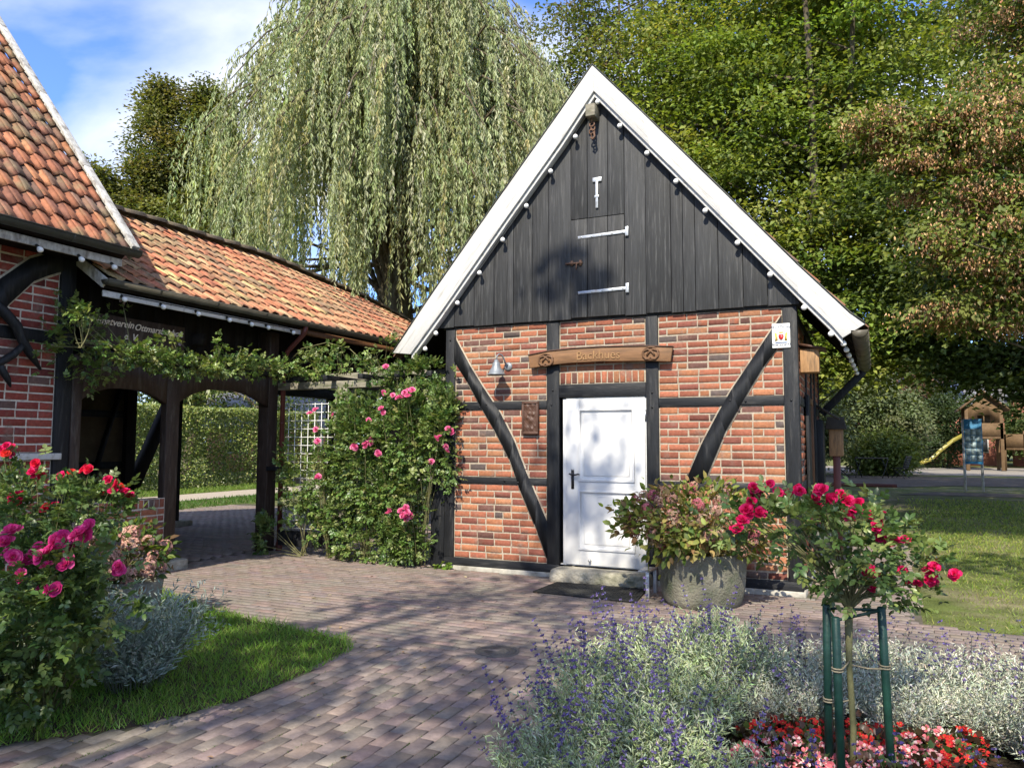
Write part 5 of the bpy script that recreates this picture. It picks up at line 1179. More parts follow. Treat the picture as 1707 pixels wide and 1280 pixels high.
def spike_mesh(h, cols, dense=1.0):
    m = MB(); bx, by = rng.normal(0, .03, 2)
    q = [(bx * s * s, by * s * s, h * s) for s in (0, .4, .75, 1)]; m.tube(q, [.0015, .0013, .0012, .001], 3, cap=False)
    tv = np.array([tuple(p) for p in m.v]); tf = np.array([(f[0], f[1], f[2]) for f in m.f] + [(f[0], f[2], f[3]) for f in m.f]); tcx = np.tile((.17, .20, .10), (len(tf), 1))
    P, D = [], []
    for wv in range(7):
        s = 1 - wv * .021 / h * 1.6 - (.03 if wv > 4 else 0)
        for k in range(int(8 * dense)):
            a = rng.uniform(0, 6.28); e = rng.uniform(-.1, 1.0); P.append((bx * s * s, by * s * s, h * s)); D.append((math.cos(a), math.sin(a), e))
    n = len(P); V, F, C = join([leaves(np.array(P), np.array(D), rdir(n), rng.uniform(.013, .019, n), .0095, pal(n, cols, None, .25)), (tv, tf, tcx)])
    o = link_mesh('flower_spike', V, [F], C.clip(.005, .9), 'petal'); me = o.data; bpy.data.objects.remove(o); return me
SPK = [spike_mesh(h, [(.12, .085, .27), (.16, .115, .34), (.095, .07, .19), (.20, .16, .36)]) for h in (.22, .28, .33, .26, .37)]
SPD = [spike_mesh(h, [(.10, .085, .15), (.16, .15, .13), (.13, .10, .22)], .7) for h in (.22, .28, .25)]
LVG = [lav_mesh(300, .37, .40, LAVG, 20, .052) for _ in range(3)]; LVS = [lav_mesh(330, .42, .37, LAVS, 20, .05) for _ in range(3)]
def lavender(p, me, nsp, spk, label, group, sc=1.0, hgt=.36, rad=.34):
    t = thing('lavender', label, 'lavender', (p[0], p[1], .02), group)
    f = bpy.data.objects.new('foliage', me); COL.objects.link(f); f.parent = t; f.rotation_euler = (0, 0, random.uniform(0, 6.28)); f.scale = (sc, sc, sc * random.uniform(.9, 1.1))
    for k in range(nsp):
        a = random.uniform(0, 6.28); r = math.sqrt(random.random()); o = bpy.data.objects.new('flower_spike', random.choice(spk)); COL.objects.link(o); o.parent = t
        o.location = (math.cos(a) * r * rad * .75 * sc, math.sin(a) * r * rad * .75 * sc, hgt * sc * (.82 - .25 * r * r))
        tl = r * .75 + random.uniform(-.1, .15); o.rotation_euler = Vector((math.cos(a) * tl, math.sin(a) * tl, 1)).to_track_quat('Z', 'Y').to_euler(); s = random.uniform(.8, 1.2); o.scale = (s, s, s)
    return t
lab = 'grey-green lavender clump with many purple spikes in the left half of the front bed'
for i, (x, y, s, k) in enumerate([(-1.28, 3.25, .85, 46), (-1.32, 3.85, .95, 52), (-1.38, 4.45, 1.0, 58), (-1.30, 5.0, 1.0, 50), (-.95, 5.35, .95, 40), (-.98, 3.05, .8, 22), (-.92, 3.6, .9, 26), (-.90, 4.2, .95, 26), (-.80, 4.80, 1.0, 26)]):
    lavender((x, y), LVG[i % 3], int(k * .46), SPK, lab, 'purple lavender clumps in the front bed', s * 1.05)
lab = 'low grey-green lavender clump with few flowers along the near edge of the front bed'
for i, (x, y, s, k) in enumerate([(-.62, 2.95, .78, 8), (-.28, 3.02, .72, 6), (.06, 3.12, .66, 6), (.38, 3.3, .66, 6), (.68, 3.5, .72, 7), (.95, 3.75, .8, 8), (-.62, 3.4, .78, 8), (-.2, 3.38, .55, 4), (.15, 3.45, .5, 4), (.5, 3.62, .5, 4)]):
    lavender((x, y), LVG[(i + 1) % 3], k, SPK, lab, 'low lavender clumps along the near bed edge', s)
lab = 'silvery white lavender clump with faded spikes along the far edge of the front bed'
for i, (x, y, s, k) in enumerate([(-.45, 5.25, .98, 16), (-.35, 4.75, .88, 8), (.05, 5.3, 1.0, 14), (.12, 4.78, .86, 6), (.55, 5.35, 1.0, 16), (.62, 4.85, .95, 10), (1.05, 5.3, 1.05, 18), (1.1, 4.75, 1.0, 12), (1.55, 5.1, 1.05, 16), (1.0, 4.25, .9, 10), (-.62, 4.55, .7, 5)]):
    lavender((x, y), LVS[i % 3], k, SPD + SPK[:1], lab, 'silvery lavender clumps at the far bed edge', s)
lavender((-4.42, 3.68), lav_mesh(330, .50, .55, [(.26, .33, .265), (.31, .38, .31), (.21, .27, .20), (.36, .42, .345)], 22, .062), 5, SPD, 'bushy grey-green lavender without flowers beside the roses on the lawn', None, 1.0, .5, .4)
lavender((-4.95, 3.35), LVG[0], 3, SPD, 'smaller grey lavender half hidden behind the pink rose shrub', None, 1.0)

# begonias ----------------------------------------------------------------
def beg_foliage():
    n = 110; P, D = blob_points(n, (0, 0, .07), (.11, .11, .06), 14, .25, .4)
    o = foliage('foliage', leaves(P, D + [0, 0, .2], [0, 0, 1] + rng.normal(0, .4, (n, 3)), .036, .036, pal(n, [(.05, .085, .02), (.08, .04, .025), (.05, .035, .02), (.07, .10, .03)]), 'leaf'), 'leaf_gloss'); me = o.data; bpy.data.objects.remove(o); return me
BF = [beg_foliage() for _ in range(3)]
BR = [bloom_mesh('blossom', [(.55, .03, .025), (.48, .02, .025)], (.6, .45, .1), (4,), (15,), (1,)) for _ in range(2)]
BP = [bloom_mesh('blossom', [(.72, .36, .38), (.78, .55, .55), (.62, .16, .2)], (.65, .5, .12), (4,), (15,), (1,)) for _ in range(3)]
k = 0
for j in range(4):
    for i in range(7):
        x = -.56 + i * .14 + (j % 2) * .07 + random.uniform(-.02, .02) + j * .02; y = 3.88 + j * .165 + (i * .03) + random.uniform(-.02, .02)
        isred = (j >= 2 and i < 5) or (i >= 6 and random.random() < .7)
        t = thing('begonia', 'red flowering begonia plant in the bed at the foot of the rose stakes' if isred else 'pale pink flowering begonia plant in the bed at the foot of the rose stakes', 'begonia', (x, y, .03), 'red bedding begonias' if isred else 'pale pink bedding begonias')
        f = bpy.data.objects.new('foliage', random.choice(BF)); COL.objects.link(f); f.parent = t; f.rotation_euler = (0, 0, random.uniform(0, 6)); f.scale = (1, 1, 1.15)
        for q in range(19):
            a = random.uniform(0, 6.28); r = .115 * math.sqrt(random.random()); put(random.choice(BR if isred else BP), t, (x + r * math.cos(a), y + r * math.sin(a), .03 + .165 - r * .55 + random.uniform(-.01, .02)), random.uniform(.028, .042), Vector((r * math.cos(a) * 3, r * math.sin(a) * 3 - .3, .7)) + Vector(rng.normal(0, .25, 3)))
# fallen leaves on the paving
lm = None
for k in range(70):
    x, y = random.uniform(-5.5, -1.8), random.uniform(2.4, 8.4)
    if inpoly(np.array([x]), np.array([y]), LAWN_L)[0]: continue
    if lm is None or k % 9 == 0:
        o = foliage('fallen_leaf', leaves(np.zeros((1, 3)), np.array([[1., 0, .1]]), np.array([[0, .2, 1.]]), .05, .028, pal(1, [(.32, .24, .12), (.24, .15, .07), (.42, .36, .2)]), 'leaf'), 'dryleaf'); lm = o
    else: o = lm.copy(); COL.objects.link(o)
    o.location = (x, y, .006); o.rotation_euler = (random.uniform(-.2, .2), random.uniform(-.2, .2), random.uniform(0, 6.28)); s = random.uniform(.5, 1.1); o.scale = (s, s, s)
    tag(o, 'small dry leaf fallen on the brick paving', 'leaf', 'fallen leaves on the paving')
# ------------------------------------------------------------------ trees and hedges
def limb(m, a, b, r0, r1, bow=.12, n=7, seg=7):
    a, b = Vector(a), Vector(b); L_ = (b - a).length
    mid = a.lerp(b, .5) + Vector((rng.normal(0, .05) * L_, rng.normal(0, .05) * L_, bow * L_))
    pts = [a.lerp(mid, u).lerp(mid.lerp(b, u), u) for u in np.linspace(0, 1, n)]
    m.tube(pts, list(np.linspace(r0, r1, n)), seg, cap=False); return pts
def tree(name, label, cat, base, trunks, lobes, L, palette, wts=None, per=70, flat=.42, cl_r=(.5, .9), group=None, mk='leaf', limbs=26, ltpl='rhomb', ratio=.62, droop=.15, shell=.5, trad=.24, extra=None, hue=.14, centers=None):
    """trunks: list of (foot, top) ; lobes: (cx,cy,cz, rx,ry,rz, n clusters)"""
    t = thing(name, label, cat, base, group); CC = []; RR = []
    for (cx, cy, cz, rx, ry, rz, n) in lobes:
        u = rdir(n) * rng.uniform(shell, 1, n)[:, None]
        CC.append(np.array([cx, cy, cz]) + u * [rx, ry, rz]); 
    if centers is not None: CC.append(np.array(centers))
    CC = np.concatenate(CC); M_ = len(CC); RR = rng.uniform(cl_r[0], cl_r[1], M_)
    n = M_ * per; i = np.repeat(np.arange(M_), per)
    off = rng.normal(0, .5, (n, 3)); off[:, 2] *= flat; P = CC[i] + off * RR[i][:, None]
    P[:, 2] -= .25 * RR[i] * np.linalg.norm(off[:, :2], axis=1) ** 2          # spray tips hang a little
    D = off * [1, 1, .4] + rng.normal(0, .5, (n, 3)); D[:, 2] -= droop
    N = np.array([0, -.3, 1.0]) + rng.normal(0, .42, (n, 3))
    ch = pal(M_, palette, wts, hue)[i]; cols = ch * .65 + pal(n, palette, wts, .12) * .35
    Lr = L * rng.uniform(.7, 1.25, n)
    V = leaves(P, D, N, Lr, Lr * ratio, cols, ltpl)
    foliage('crown', V, mk, t, t)
    m = MB(); axis = []
    for f, tp in trunks:
        pts = limb(m, f, tp, trad, trad * .25, .02, 9, 9); axis.append(pts)
    for k in rng.choice(M_, min(limbs, M_), replace=False):
        ax = axis[rng.integers(len(axis))]; c = Vector(CC[k]); best = min(ax, key=lambda p: abs(p.z - (c.z - .45 * (Vector((p.x, p.y, 0)) - Vector((c.x, c.y, 0))).length)))
        r = trad * random.uniform(.14, .34); limb(m, best, c, r, .012, .08)
    part(m, 'trunk', 'bark', t, smooth=True)
    if extra: extra(t, CC, RR)
    return t
YG = [(.15, .20, .040), (.195, .245, .047), (.245, .285, .058), (.30, .31, .075), (.088, .13, .032)]
# broad trees behind the bakehouse
tree('maple_tree', 'tall broad tree with sunlit yellow-green layered foliage right behind the bakehouse roof', 'tree', (-2.2, 24.5, 0),
     [((-2.3, 24.6, 0), (-1.9, 24.4, 15)), ((-1.9, 23.6, 0), (.1, 21.6, 14)), ((-1.7, 23.6, 0), (-1.2, 21.2, 15)), ((-2.3, 24.5, 3), (-4.2, 24.0, 14))],
     [(-1.8, 23.6, 8.6, 4.6, 3.4, 4.8, 92), (-4.2, 23.4, 12, 3.2, 3, 3.8, 40), (0.6, 23.8, 11.8, 3.0, 3, 4.4, 42), (-1.0, 22.6, 5.0, 2.8, 2, 1.6, 24), (-2, 24, 16.5, 4.8, 3.6, 3.4, 52), (-3.6, 22.6, 6.6, 2.4, 2, 1.8, 30), (.3, 22.4, 4.2, 1.2, 1, .9, 12)],
     .165, YG, [3, 3, 3, 2, 2.5], 460, .16, (1.2, 2.3), limbs=70, trad=.20, hue=.24)
tree('ash_tree', 'slender tree with thin bare stems and olive leaves left of the gable peak', 'tree', (-6.8, 27, 0),
     [((-6.8, 27, 0), (-7.8, 26.5, 18)), ((-6.6, 27, 0), (-5.8, 27, 18)), ((-6.7, 27, 2), (-9.2, 26.5, 17))],
     [(-6.6, 26.5, 10, 3.2, 3, 3, 110), (-7.3, 26.5, 15.2, 4.6, 3, 4.5, 250), (-5, 26, 8, 2.6, 2, 2, 60), (-9.5, 26, 12, 2.5, 2, 3, 80)], .15, [(.07, .105, .024), (.095, .13, .032), (.13, .135, .045), (.155, .115, .05)], None, 110, .5, (.45, 1.05), limbs=50, trad=.16)
tree('forest_tree', 'dark green tree closing the gaps behind the yellow-green tree', 'tree', (-2, 29.5, 0), [((-2, 29.5, 0), (-2, 29.5, 16))],
     [(-3, 29, 8.5, 5, 2.2, 4.5, 70), (1.5, 29, 9, 3.2, 2.2, 4.5, 60), (-2, 29.5, 15.5, 6.5, 2.4, 4.5, 110), (-7, 29, 14, 3, 2, 4, 50)], .27, [(.06, .095, .024), (.08, .12, .03), (.10, .145, .036)], None, 110, .5, (1.0, 1.9), limbs=20, trad=.3)
tree('forest_tree', 'dark green tree standing beyond the hornbeam at the right edge', 'tree', (9, 30, 0), [((9, 30, 0), (9, 30, 15))],
     [(7, 29, 8.5, 4.5, 3, 5, 130), (11, 29, 9, 4, 3, 6, 90), (8, 30, 15, 6, 3, 4, 100)], .25, [(.07, .11, .026), (.09, .14, .032), (.12, .17, .04)], None, 95, .5, (.9, 1.7), limbs=20, trad=.3)
# hornbeam with brown seed clusters at the right edge
def seeds(t, CC, RR):
    k = rng.random(len(CC)) < .62; C, r = CC[k], RR[k]; per = 170; i = np.repeat(np.arange(len(C)), per); n = len(i)
    P = C[i] + rng.normal(0, .36, (n, 3)) * r[i][:, None] * [1, 1, .42] - [0, 0, .12]
    D = rng.normal(0, .35, (n, 3)) + [0, 0, -1]; L_ = rng.uniform(.04, .072, n)
    foliage('seed_clusters', leaves(P, D, rdir(n), L_, L_ * .45, pal(n, [(.44, .25, .125), (.52, .32, .17), (.34, .18, .09), (.58, .39, .22)], None, .2)), 'dryleaf', t, t)
HBL = [(3.4, 14.4, 7.2, 1.9, 1.8, 2.2, 150), (2.0, 13.4, 6.1, 1.5, 1.3, .9, 70), (1.05, 13.3, 6.55, .75, .6, .4, 22), (.35, 13.2, 6.8, .5, .4, .22, 12), (1.9, 13.4, 4.9, 1.25, 1.2, .9, 60), (3.2, 13.6, 4.1, 1.6, 1.4, .8, 60), (2.6, 14.2, 9.6, 1.5, 1.4, 1.7, 80), (4.5, 14.5, 5.5, 1.6, 2, 2.2, 60), (1.5, 13.6, 3.75, .95, .9, .45, 26)]
tree('hornbeam_tree', 'drooping tree heavy with brown seed clusters at the right edge', 'tree', (5.2, 14.6, 0), [((5.2, 14.6, 0), (4.4, 14.5, 10))], HBL,
     .10, [(.10, .14, .03), (.15, .18, .04), (.20, .23, .055), (.065, .10, .024), (.26, .28, .09)], [3, 3, 2, 2.5, 1], 85, .34, (.35, .62), limbs=70, trad=.17, droop=.5, extra=seeds, ltpl='rhomb')
tree('shade_tree', 'dark overhanging tree whose leafy underside frames the playground', 'tree', (6.5, 21, 0), [((6.5, 21, 0), (6, 21, 9))],
     [(3.4, 20.5, 5.6, 2.6, 2.4, 1.4, 110), (6.5, 20, 4.9, 3, 2.6, 1.5, 120), (1.6, 20.8, 4.6, 1.3, 1.4, .7, 36), (4.6, 20, 3.4, 2.4, 1.8, .6, 80), (2.4, 20.3, 3.5, 1.2, 1.2, .5, 40), (5.2, 18.5, 3.0, 1.6, 1.2, .45, 46), (3.4, 19.2, 2.95, .9, .8, .3, 16), (4.5, 19.4, 2.75, 1.1, .8, .3, 26), (5.5, 21, 8.5, 3.5, 3, 2.5, 110), (1.2, 21.5, 7, 2.2, 2, 2, 70)],
     .15, [(.045, .07, .018), (.06, .09, .022), (.085, .115, .03)], None, 90, .34, (.5, .95), limbs=50, trad=.2)
# dark mixed trees left of the willow
OLV = [(.11, .13, .038), (.145, .155, .045), (.18, .175, .055), (.07, .092, .027), (.21, .18, .065)]
K = 1.34
def far(l): x, y, z, a, b, c, n = l; return (x * K, y * K, 1.62 + (z - 1.62) * K, a * K, b * K, c * K, n)
tree('linden_tree', 'olive green pointed tree with twin tops left of the willow', 'tree', (-22.3 * K, 20 * K, 0), [((-22.6 * K, 19.8 * K, 0), (-22.9 * K, 19.4 * K, 18.6)), ((-22 * K, 20.2 * K, 0), (-21.6 * K, 20.6 * K, 18.4))],
     [far(l) for l in [(-22.85, 19.4, 11.2, 1.0, 1.1, 2.0, 60), (-22.95, 19.35, 13.7, .5, .5, 1.3, 26), (-21.6, 20.6, 11.5, 1.1, 1.2, 2.4, 70), (-21.75, 20.5, 13.9, .65, .6, 1.0, 30), (-23.5, 18.7, 9.2, 1.3, 1.5, 1.6, 60), (-24.0, 18.2, 8.2, .9, 1, 1.2, 30), (-22.2, 19.6, 8.0, 2.4, 2.2, 2.4, 120), (-21, 21, 9, 1.6, 1.8, 3, 80), (-22.2, 19.9, 5, 2.4, 2, 2, 60)]],
     .19, OLV, [3, 3, 2, 2.5, 1.5], 230, .6, (.6, 1.1), limbs=40, trad=.26, hue=.2)
tree('linden_tree', 'smaller olive green tree beside the twin-topped one nearer the tiled roof', 'tree', (-24.3 * K, 17.6 * K, 0), [((-24.3 * K, 17.6 * K, 0), (-24.2 * K, 17.7 * K, 13))],
     [far(l) for l in [(-24.2, 17.9, 8.6, 1.3, 1.5, 1.9, 80), (-24.2, 17.8, 10.6, .6, .6, .9, 20), (-24.9, 17.2, 8.0, .8, .8, .9, 30), (-23.6, 18.4, 6, 2.0, 2, 2, 80)]], .19, OLV, [3, 3, 2, 2.5, 1.5], 230, .6, (.6, 1.1), limbs=26, trad=.2, hue=.2)
# weeping willow
def willow():
    B = np.array((-11.3, 17.0, 0)); t = thing('willow_tree', 'huge weeping willow with hanging silvery green curtains behind the tiled arcade', 'tree', tuple(B))
    m = MB(); limb(m, B, B + [0, .1, 6.5], .5, .34, .02, 7, 10)
    P, D, N, LL, CC, SV = [], [], [], [], [], []
    st = MB(); nl = 215
    for k in range(nl):
        az = rng.uniform(0, 2 * math.pi) if rng.random() < .35 else R(-56) + rng.normal(0, .95)
        q = math.sqrt(rng.random()); r = .5 + 4.3 * q
        top = 14.8 - 5.0 * (q ** 2.2) + rng.normal(0, .45)
        if k % 3 == 0: top -= rng.uniform(1.5, 6.0)
        o_ = np.array((math.cos(az), math.sin(az), 0)) * [1.17, .95, 1]
        a = B + [0, 0, rng.uniform(4.5, 7.5)]; b = B + o_ * r * .72 + [0, 0, top]; c = B + o_ * r * 1.0 + [0, 0, top - .9 - .5 * q]
        pts = [Vector(a).lerp(Vector(a + (b - a) * [.35, .35, .8]), u).lerp(Vector(a + (b - a) * [.35, .35, .8]).lerp(Vector(b), u), u) for u in np.linspace(0, 1, 7)] + [Vector(b).lerp(Vector(c), .5) + Vector((0, 0, .18)), Vector(c)]
        m.tube(pts, list(np.linspace(.085, .012, 9)), 5, cap=False)
        ns = 20
        for s_ in range(ns):
            if s_ % 5 == 0: uu = rng.uniform(.5, 1.0); tl = rng.uniform(1.5, 5.6)
            u = min(uu + rng.normal(0, .025), 1.0); f = u * 8; i0 = min(int(f), 7); p0 = np.array(pts[i0].lerp(pts[i0 + 1], f - i0)) + rng.normal(0, .11, 3)
            ln = min(tl * rng.uniform(.6, 1.1), rng.uniform(1.6, 5.2) + 9, rng.uniform(1.6, 5.2), p0[2] - rng.uniform(2.0, 4.6))
            if ln < .6: continue
            nn = int(ln / .052); s = np.sort(rng.uniform(0, ln, nn)); od = o_ * rng.uniform(.4, 1.7) + np.append(rng.normal(0, .4, 2), 0)
            path = lambda s: p0 + od * (.42 * (1 - np.exp(-s * 1.6)))[:, None] + np.stack([.05 * np.sin(s * 1.7 + k), .05 * np.cos(s * 1.3 + s_), .16 * np.sin(np.minimum(s * 3, math.pi)) - s], -1)
            pp = path(s); sd = rdir(nn); sd[:, 2] = 0
            P.append(pp); D.append(np.array([0, 0, -1.0]) + sd * .55); N.append(sd[:, [1, 0, 2]] * [-1, 1, 1] + rng.normal(0, .5, (nn, 3)))
            LL.append(rng.uniform(.11, .19, nn)); base = pal(1, [(.325, .37, .185), (.37, .405, .225), (.275, .33, .15), (.41, .40, .19), (.41, .44, .29)], [3, 3, 2.5, 1.3, 2], .1)
            CC.append(base * (1 + rng.normal(0, .14, (nn, 1))))
            if s_ % 3 == 0:
                w_ = path(np.linspace(0, ln, 6)); st.tube([tuple(q_) for q_ in w_], [.008, .006, .005, .004, .003, .002], 3, cap=False)
    P, D, N, LL, CC = [np.concatenate(a) for a in (P, D, N, LL, CC)]
    foliage('crown', leaves(P, D, N, LL, LL * .20, CC), 'leaf', t, t); part(m, 'trunk', 'bark', t, smooth=True); part(st, 'twigs', 'twig', t)
willow()
# hedge behind the arcade and background shrubs
def hedge(name, label, lo, hi, n, L, palette):
    lo, hi = np.array(lo, float), np.array(hi, float); c = ((lo + hi) / 2); t = thing(name, label, 'hedge', (c[0], c[1], 0))
    u = rng.random((n, 3)); f = rng.random(n); P = lo + (hi - lo) * u
    P[f < .72, 0] = hi[0] - np.abs(rng.normal(0, .13, (f < .72).sum())) + .06 * np.sin(P[f < .72, 1] * 2.2) + .06 * np.sin(P[f < .72, 2] * 3 + P[f < .72, 1])
    k = (f >= .72) & (f < .9); P[k, 2] = hi[2] - np.abs(rng.normal(0, .12, k.sum())) + .06 * np.sin(P[k, 1] * 1.7)
    D = rng.normal(0, .6, (n, 3)) + [.5, 0, -.2]; N = np.array([.55, -.8, .65]) + rng.normal(0, .45, (n, 3)); Lr = L * rng.uniform(.7, 1.2, n)
    foliage('foliage', leaves(P, D, N, Lr, Lr * .7, pal(n, palette)), 'leaf_gloss', t, t)
    m = MB()
    for y in np.arange(lo[1] + .3, hi[1], .8): limb(m, (c[0], y, 0), (c[0] + .1, y + .2, hi[2] * .85), .05, .02)
    part(m, 'stems', 'bark', t)
    return t
hedge('hedge', 'tall clipped leafy hedge seen through the arcade openings', (-22.8, 13, .05), (-21.6, 27, 2.9), 42000, .085, [(.09, .135, .03), (.13, .18, .038), (.19, .235, .052), (.26, .29, .075)])
for (x, y, h, r, lb) in ((-26.5, 21, 6, 3, 'dark leafy tree above the hedge seen through the left arch'), (-25.5, 27.5, 8, 3.4, 'leafy tree above the hedge seen through the right arch'), (-17, 31, 7, 3, 'green tree behind the willow seen past the pergola')):
    tree('garden_tree', lb, 'tree', (x, y, 0), [((x, y, 0), (x, y, h * .8))], [(x, y, h * .58, r, r, h * .42, 150)], .15, [(.04, .07, .018), (.06, .095, .022), (.085, .12, .03)], None, 60, .45, (.5, 1.0), limbs=24, trad=.16)
def shrub(x, y, h, r, lb, palette, L=.2, n=130):
    tree('shrub', lb, 'shrub', (x, y, 0), [((x, y, 0), (x, y, h * .7)), ((x + .3, y, 0), (x + r * .4, y, h * .7))], [(x, y, h * .5, r, r * .8, h * .5, n)], L, palette, None, 120, .7, (.4, .9), limbs=18, trad=.07)
GR = [(.085, .115, .05), (.115, .145, .068), (.145, .175, .09), (.185, .205, .11)]
shrub(-.8, 50, 7.6, 2.4, 'tall grey-green shrub right beside the bakehouse eave', GR); shrub(1.0, 49, 5.2, 2.3, 'rounded dusky shrub between the tall shrub and the slide', GR); shrub(5.0, 63, 6.0, 3.0, 'dark shrub behind the yellow slide', [(.035, .055, .02), (.05, .075, .024)]); shrub(1.0, 46, 2.4, 1.5, 'low lime green shrub behind the garden table', [(.12, .16, .04), (.16, .19, .05)], n=70)
shrub(-3.4, 44, 6.5, 2.6, 'grey-green shrub mostly hidden behind the bakehouse', GR); shrub(12.5, 66, 6, 4, 'green shrub behind the playground tower', [(.05, .08, .02), (.08, .11, .03)], .2); shrub(4.0, 66, 8.6, 2.4, 'reddish brown leaved shrub under the dark branches', [(.16, .085, .06), (.12, .08, .045), (.20, .11, .085)])
# far wooded edge that closes the horizon
n = 30000; a = rng.uniform(-1.3, .75, n); d = rng.uniform(88, 105, n); hh = 9 + 3 * np.sin(a * 9) + 2 * np.sin(a * 23 + 1)
P = np.stack([np.sin(a) * d, np.cos(a) * d, rng.random(n) ** .8 * hh], -1)
o = foliage('distant_wood', leaves(P, rdir(n), np.array([0, -.6, .8]) + rng.normal(0, .5, (n, 3)), rng.uniform(.8, 1.5, n), rng.uniform(.6, 1.1, n), pal(n, [(.04, .06, .02), (.055, .08, .025), (.075, .095, .03)])), 'leaf'); tag(o, kind='stuff')
# trees standing behind the viewer: they throw the dappled shade
def up_sun(x, y, h): k = h / SDIR.z; return (x + SDIR.x * k, y + SDIR.y * k, h)
crng = np.random.default_rng(23)
def canopy(spots):
    out = []
    for (x0, x1, y0, y1, n, h0, h1) in spots:
        for _ in range(n): out.append(up_sun(crng.uniform(x0, x1), crng.uniform(y0, y1), crng.uniform(h0, h1)))
    return out
def shade(label, foot, top, spots, L=.17, per=62):
    tree('shade_tree', label, 'tree', foot, [(foot, top)], [], L, YG, None, per, .5, (.28, .66), limbs=14, trad=.25, centers=canopy(spots))
shade('large leafy tree behind the viewer throwing dappled shade on the paving', (-3, -7.5, 0), (-3, -7.5, 13),
      [(-5.0, -1.4, 1.6, 6.9, 31, 7.5, 10.5), (-4.6, -2.0, 6.7, 7.8, 6, 8, 11), (-4.4, -1.6, 8.0, 9.2, 6, 10, 12), (-3.5, -2.4, 9.6, 10.8, 4, 11, 13), (-3.9, -3.4, 12.4, 12.9, 2, 13.5, 14.5)])
shade('second leafy tree behind the viewer shading the rose corner', (-8, -7.5, 0), (-7, -7, 10), [(-7.5, -4.6, 1.5, 5.0, 19, 7, 10), (-6, -3, .5, 2.2, 8, 6.5, 9)])
shade('third leafy tree to the right of the viewer shading the lawn', (7, 1.5, 0), (6.5, 1.5, 9), [(1.0, 4.8, 9.6, 13.5, 20, 7, 9.5), (1.5, 6, 15, 21, 22, 8, 10)])
shade('fourth leafy tree behind the viewer at the right', (3, -8, 0), (2, -8, 12), [(-1.8, .4, 2.0, 5.0, 13, 8.5, 11), (.4, 2.6, 2.0, 3.8, 7, 8.5, 12), (1.5, 4, 5, 9, 5, 9, 12), (-1.4, .6, 5.2, 8, 6, 9, 12)])

# ------------------------------------------------------------------ garden furniture, playground, houses
t = thing('info_board', 'tall blue and grey information board on two white posts', 'sign', (3.45, 31.2, 0))
for x in (3.17, 3.72):
    m = MB(); m.tube([(x, 31.2 + (x - 3.17) * .3, 0), (x, 31.2 + (x - 3.17) * .3, 2.5)], .045, 10); part(m, 'post', 'oldwhite', t, smooth=True)
m = MB(); m.box((3.19, 31.16, .95), (3.74, 31.2, 2.52)); part(m, 'panel', 'boardblue', t, bevel=.006)
m = MB()
for j in range(5):
    for i in range(3):
        m.box((3.215 + i * .17, 31.154, 1.04 + j * .23), (3.215 + i * .17 + .16, 31.159, 1.04 + j * .23 + .215))
part(m, 'notice', 'boardpale', t)
def chair(label, x, y, rz):
    t = thing('garden_chair', label, 'chair', (0, 0, 0), None)
    m = MB(); [m.box((-.3, -.28 + k * .095, .46), (.3, -.28 + k * .095 + .075, .49)) for k in range(6)]; part(m, 'seat', 'roofdark', t)
    m = MB(); [m.beam((-.3, .30 + k * .03, .58 + k * .11), (.3, .30 + k * .03, .58 + k * .11), .02, .09) for k in range(5)]; part(m, 'backrest', 'roofdark', t)
    for s in (-1, 1):
        m = MB(); m.tube([(s * .28, -.3, .02), (s * .28, .28, .55)], .018, 6); part(m, 'leg', 'handle', t)
        m = MB(); m.tube([(s * .28, .32, .02), (s * .28, -.26, .48)], .018, 6); part(m, 'leg', 'handle', t)
        m = MB(); m.tube([(s * .3, -.26, .48), (s * .3, .26, .5), (s * .3, .45, 1.08)], .018, 6); part(m, 'frame', 'handle', t)
    t.location = (x, y, 0); t.rotation_euler = (0, 0, rz); return t
chair('dark folding garden chair at the right end of the table', 1.55, 42.2, -2.0)
chair('dark folding garden chair at the left end of the table by the bakehouse', -1.0, 41.6, 1.7)
t = thing('garden_table', 'dark folding garden table on the shaded terrace', 'table', (.3, 42, 0))
m = MB(); m.box((-.45, 41.6, .93), (1.05, 42.4, .98)); part(m, 'tabletop', 'roofdark', t, bevel=.01)
for x in (-.3, .9):
    for s in (-1, 1):
        m = MB(); m.tube([(x - .14 * s, 42 - .3 * s, 0), (x + .14 * s, 42 + .3 * s, .93)], .022, 6); part(m, 'leg', 'handle', t)
t = thing('play_tower', 'wooden playground tower with gabled roof and yellow slide', 'play tower', (7.4, 57.8, 0))
for x in (6.0, 7.9):
    for y in (57, 58.8):
        m = MB(); m.box((x - .1, y - .1, 0), (x + .1, y + .1, 4.1)); part(m, 'post', 'playwood', t, bevel=.02)
m = MB(); m.box((5.9, 56.9, 2.0), (8.0, 58.9, 2.12)); part(m, 'platform', 'playwood', t)
m = MB(); m.prism([(5.55, 56.6, 3.75), (6.95, 56.6, 4.95), (8.35, 56.6, 3.75), (8.35, 56.6, 3.87), (6.95, 56.6, 5.08), (5.55, 56.6, 3.87)], (0, 2.6, 0)); part(m, 'roof', 'playwood', t)
m = MB(); m.prism([(5.9, 56.92, 3.0), (6.6, 56.92, 3.0), (6.6, 56.92, 3.5), (7.3, 56.92, 3.5), (7.3, 56.92, 3.0), (8.0, 56.92, 3.0), (8.0, 56.92, 3.85), (6.95, 56.92, 4.75), (5.9, 56.92, 3.85)], (0, .05, 0)); part(m, 'gable_wall', 'playwood', t)
m = MB(); m.box((6.92, 56.9, 3.0), (6.98, 56.97, 3.5)); part(m, 'window_bar', 'playwood', t)
m = MB(); m.box((5.9, 58.85, 2.2), (8, 58.9, 4.0)); part(m, 'rear_wall', 'playwood', t)
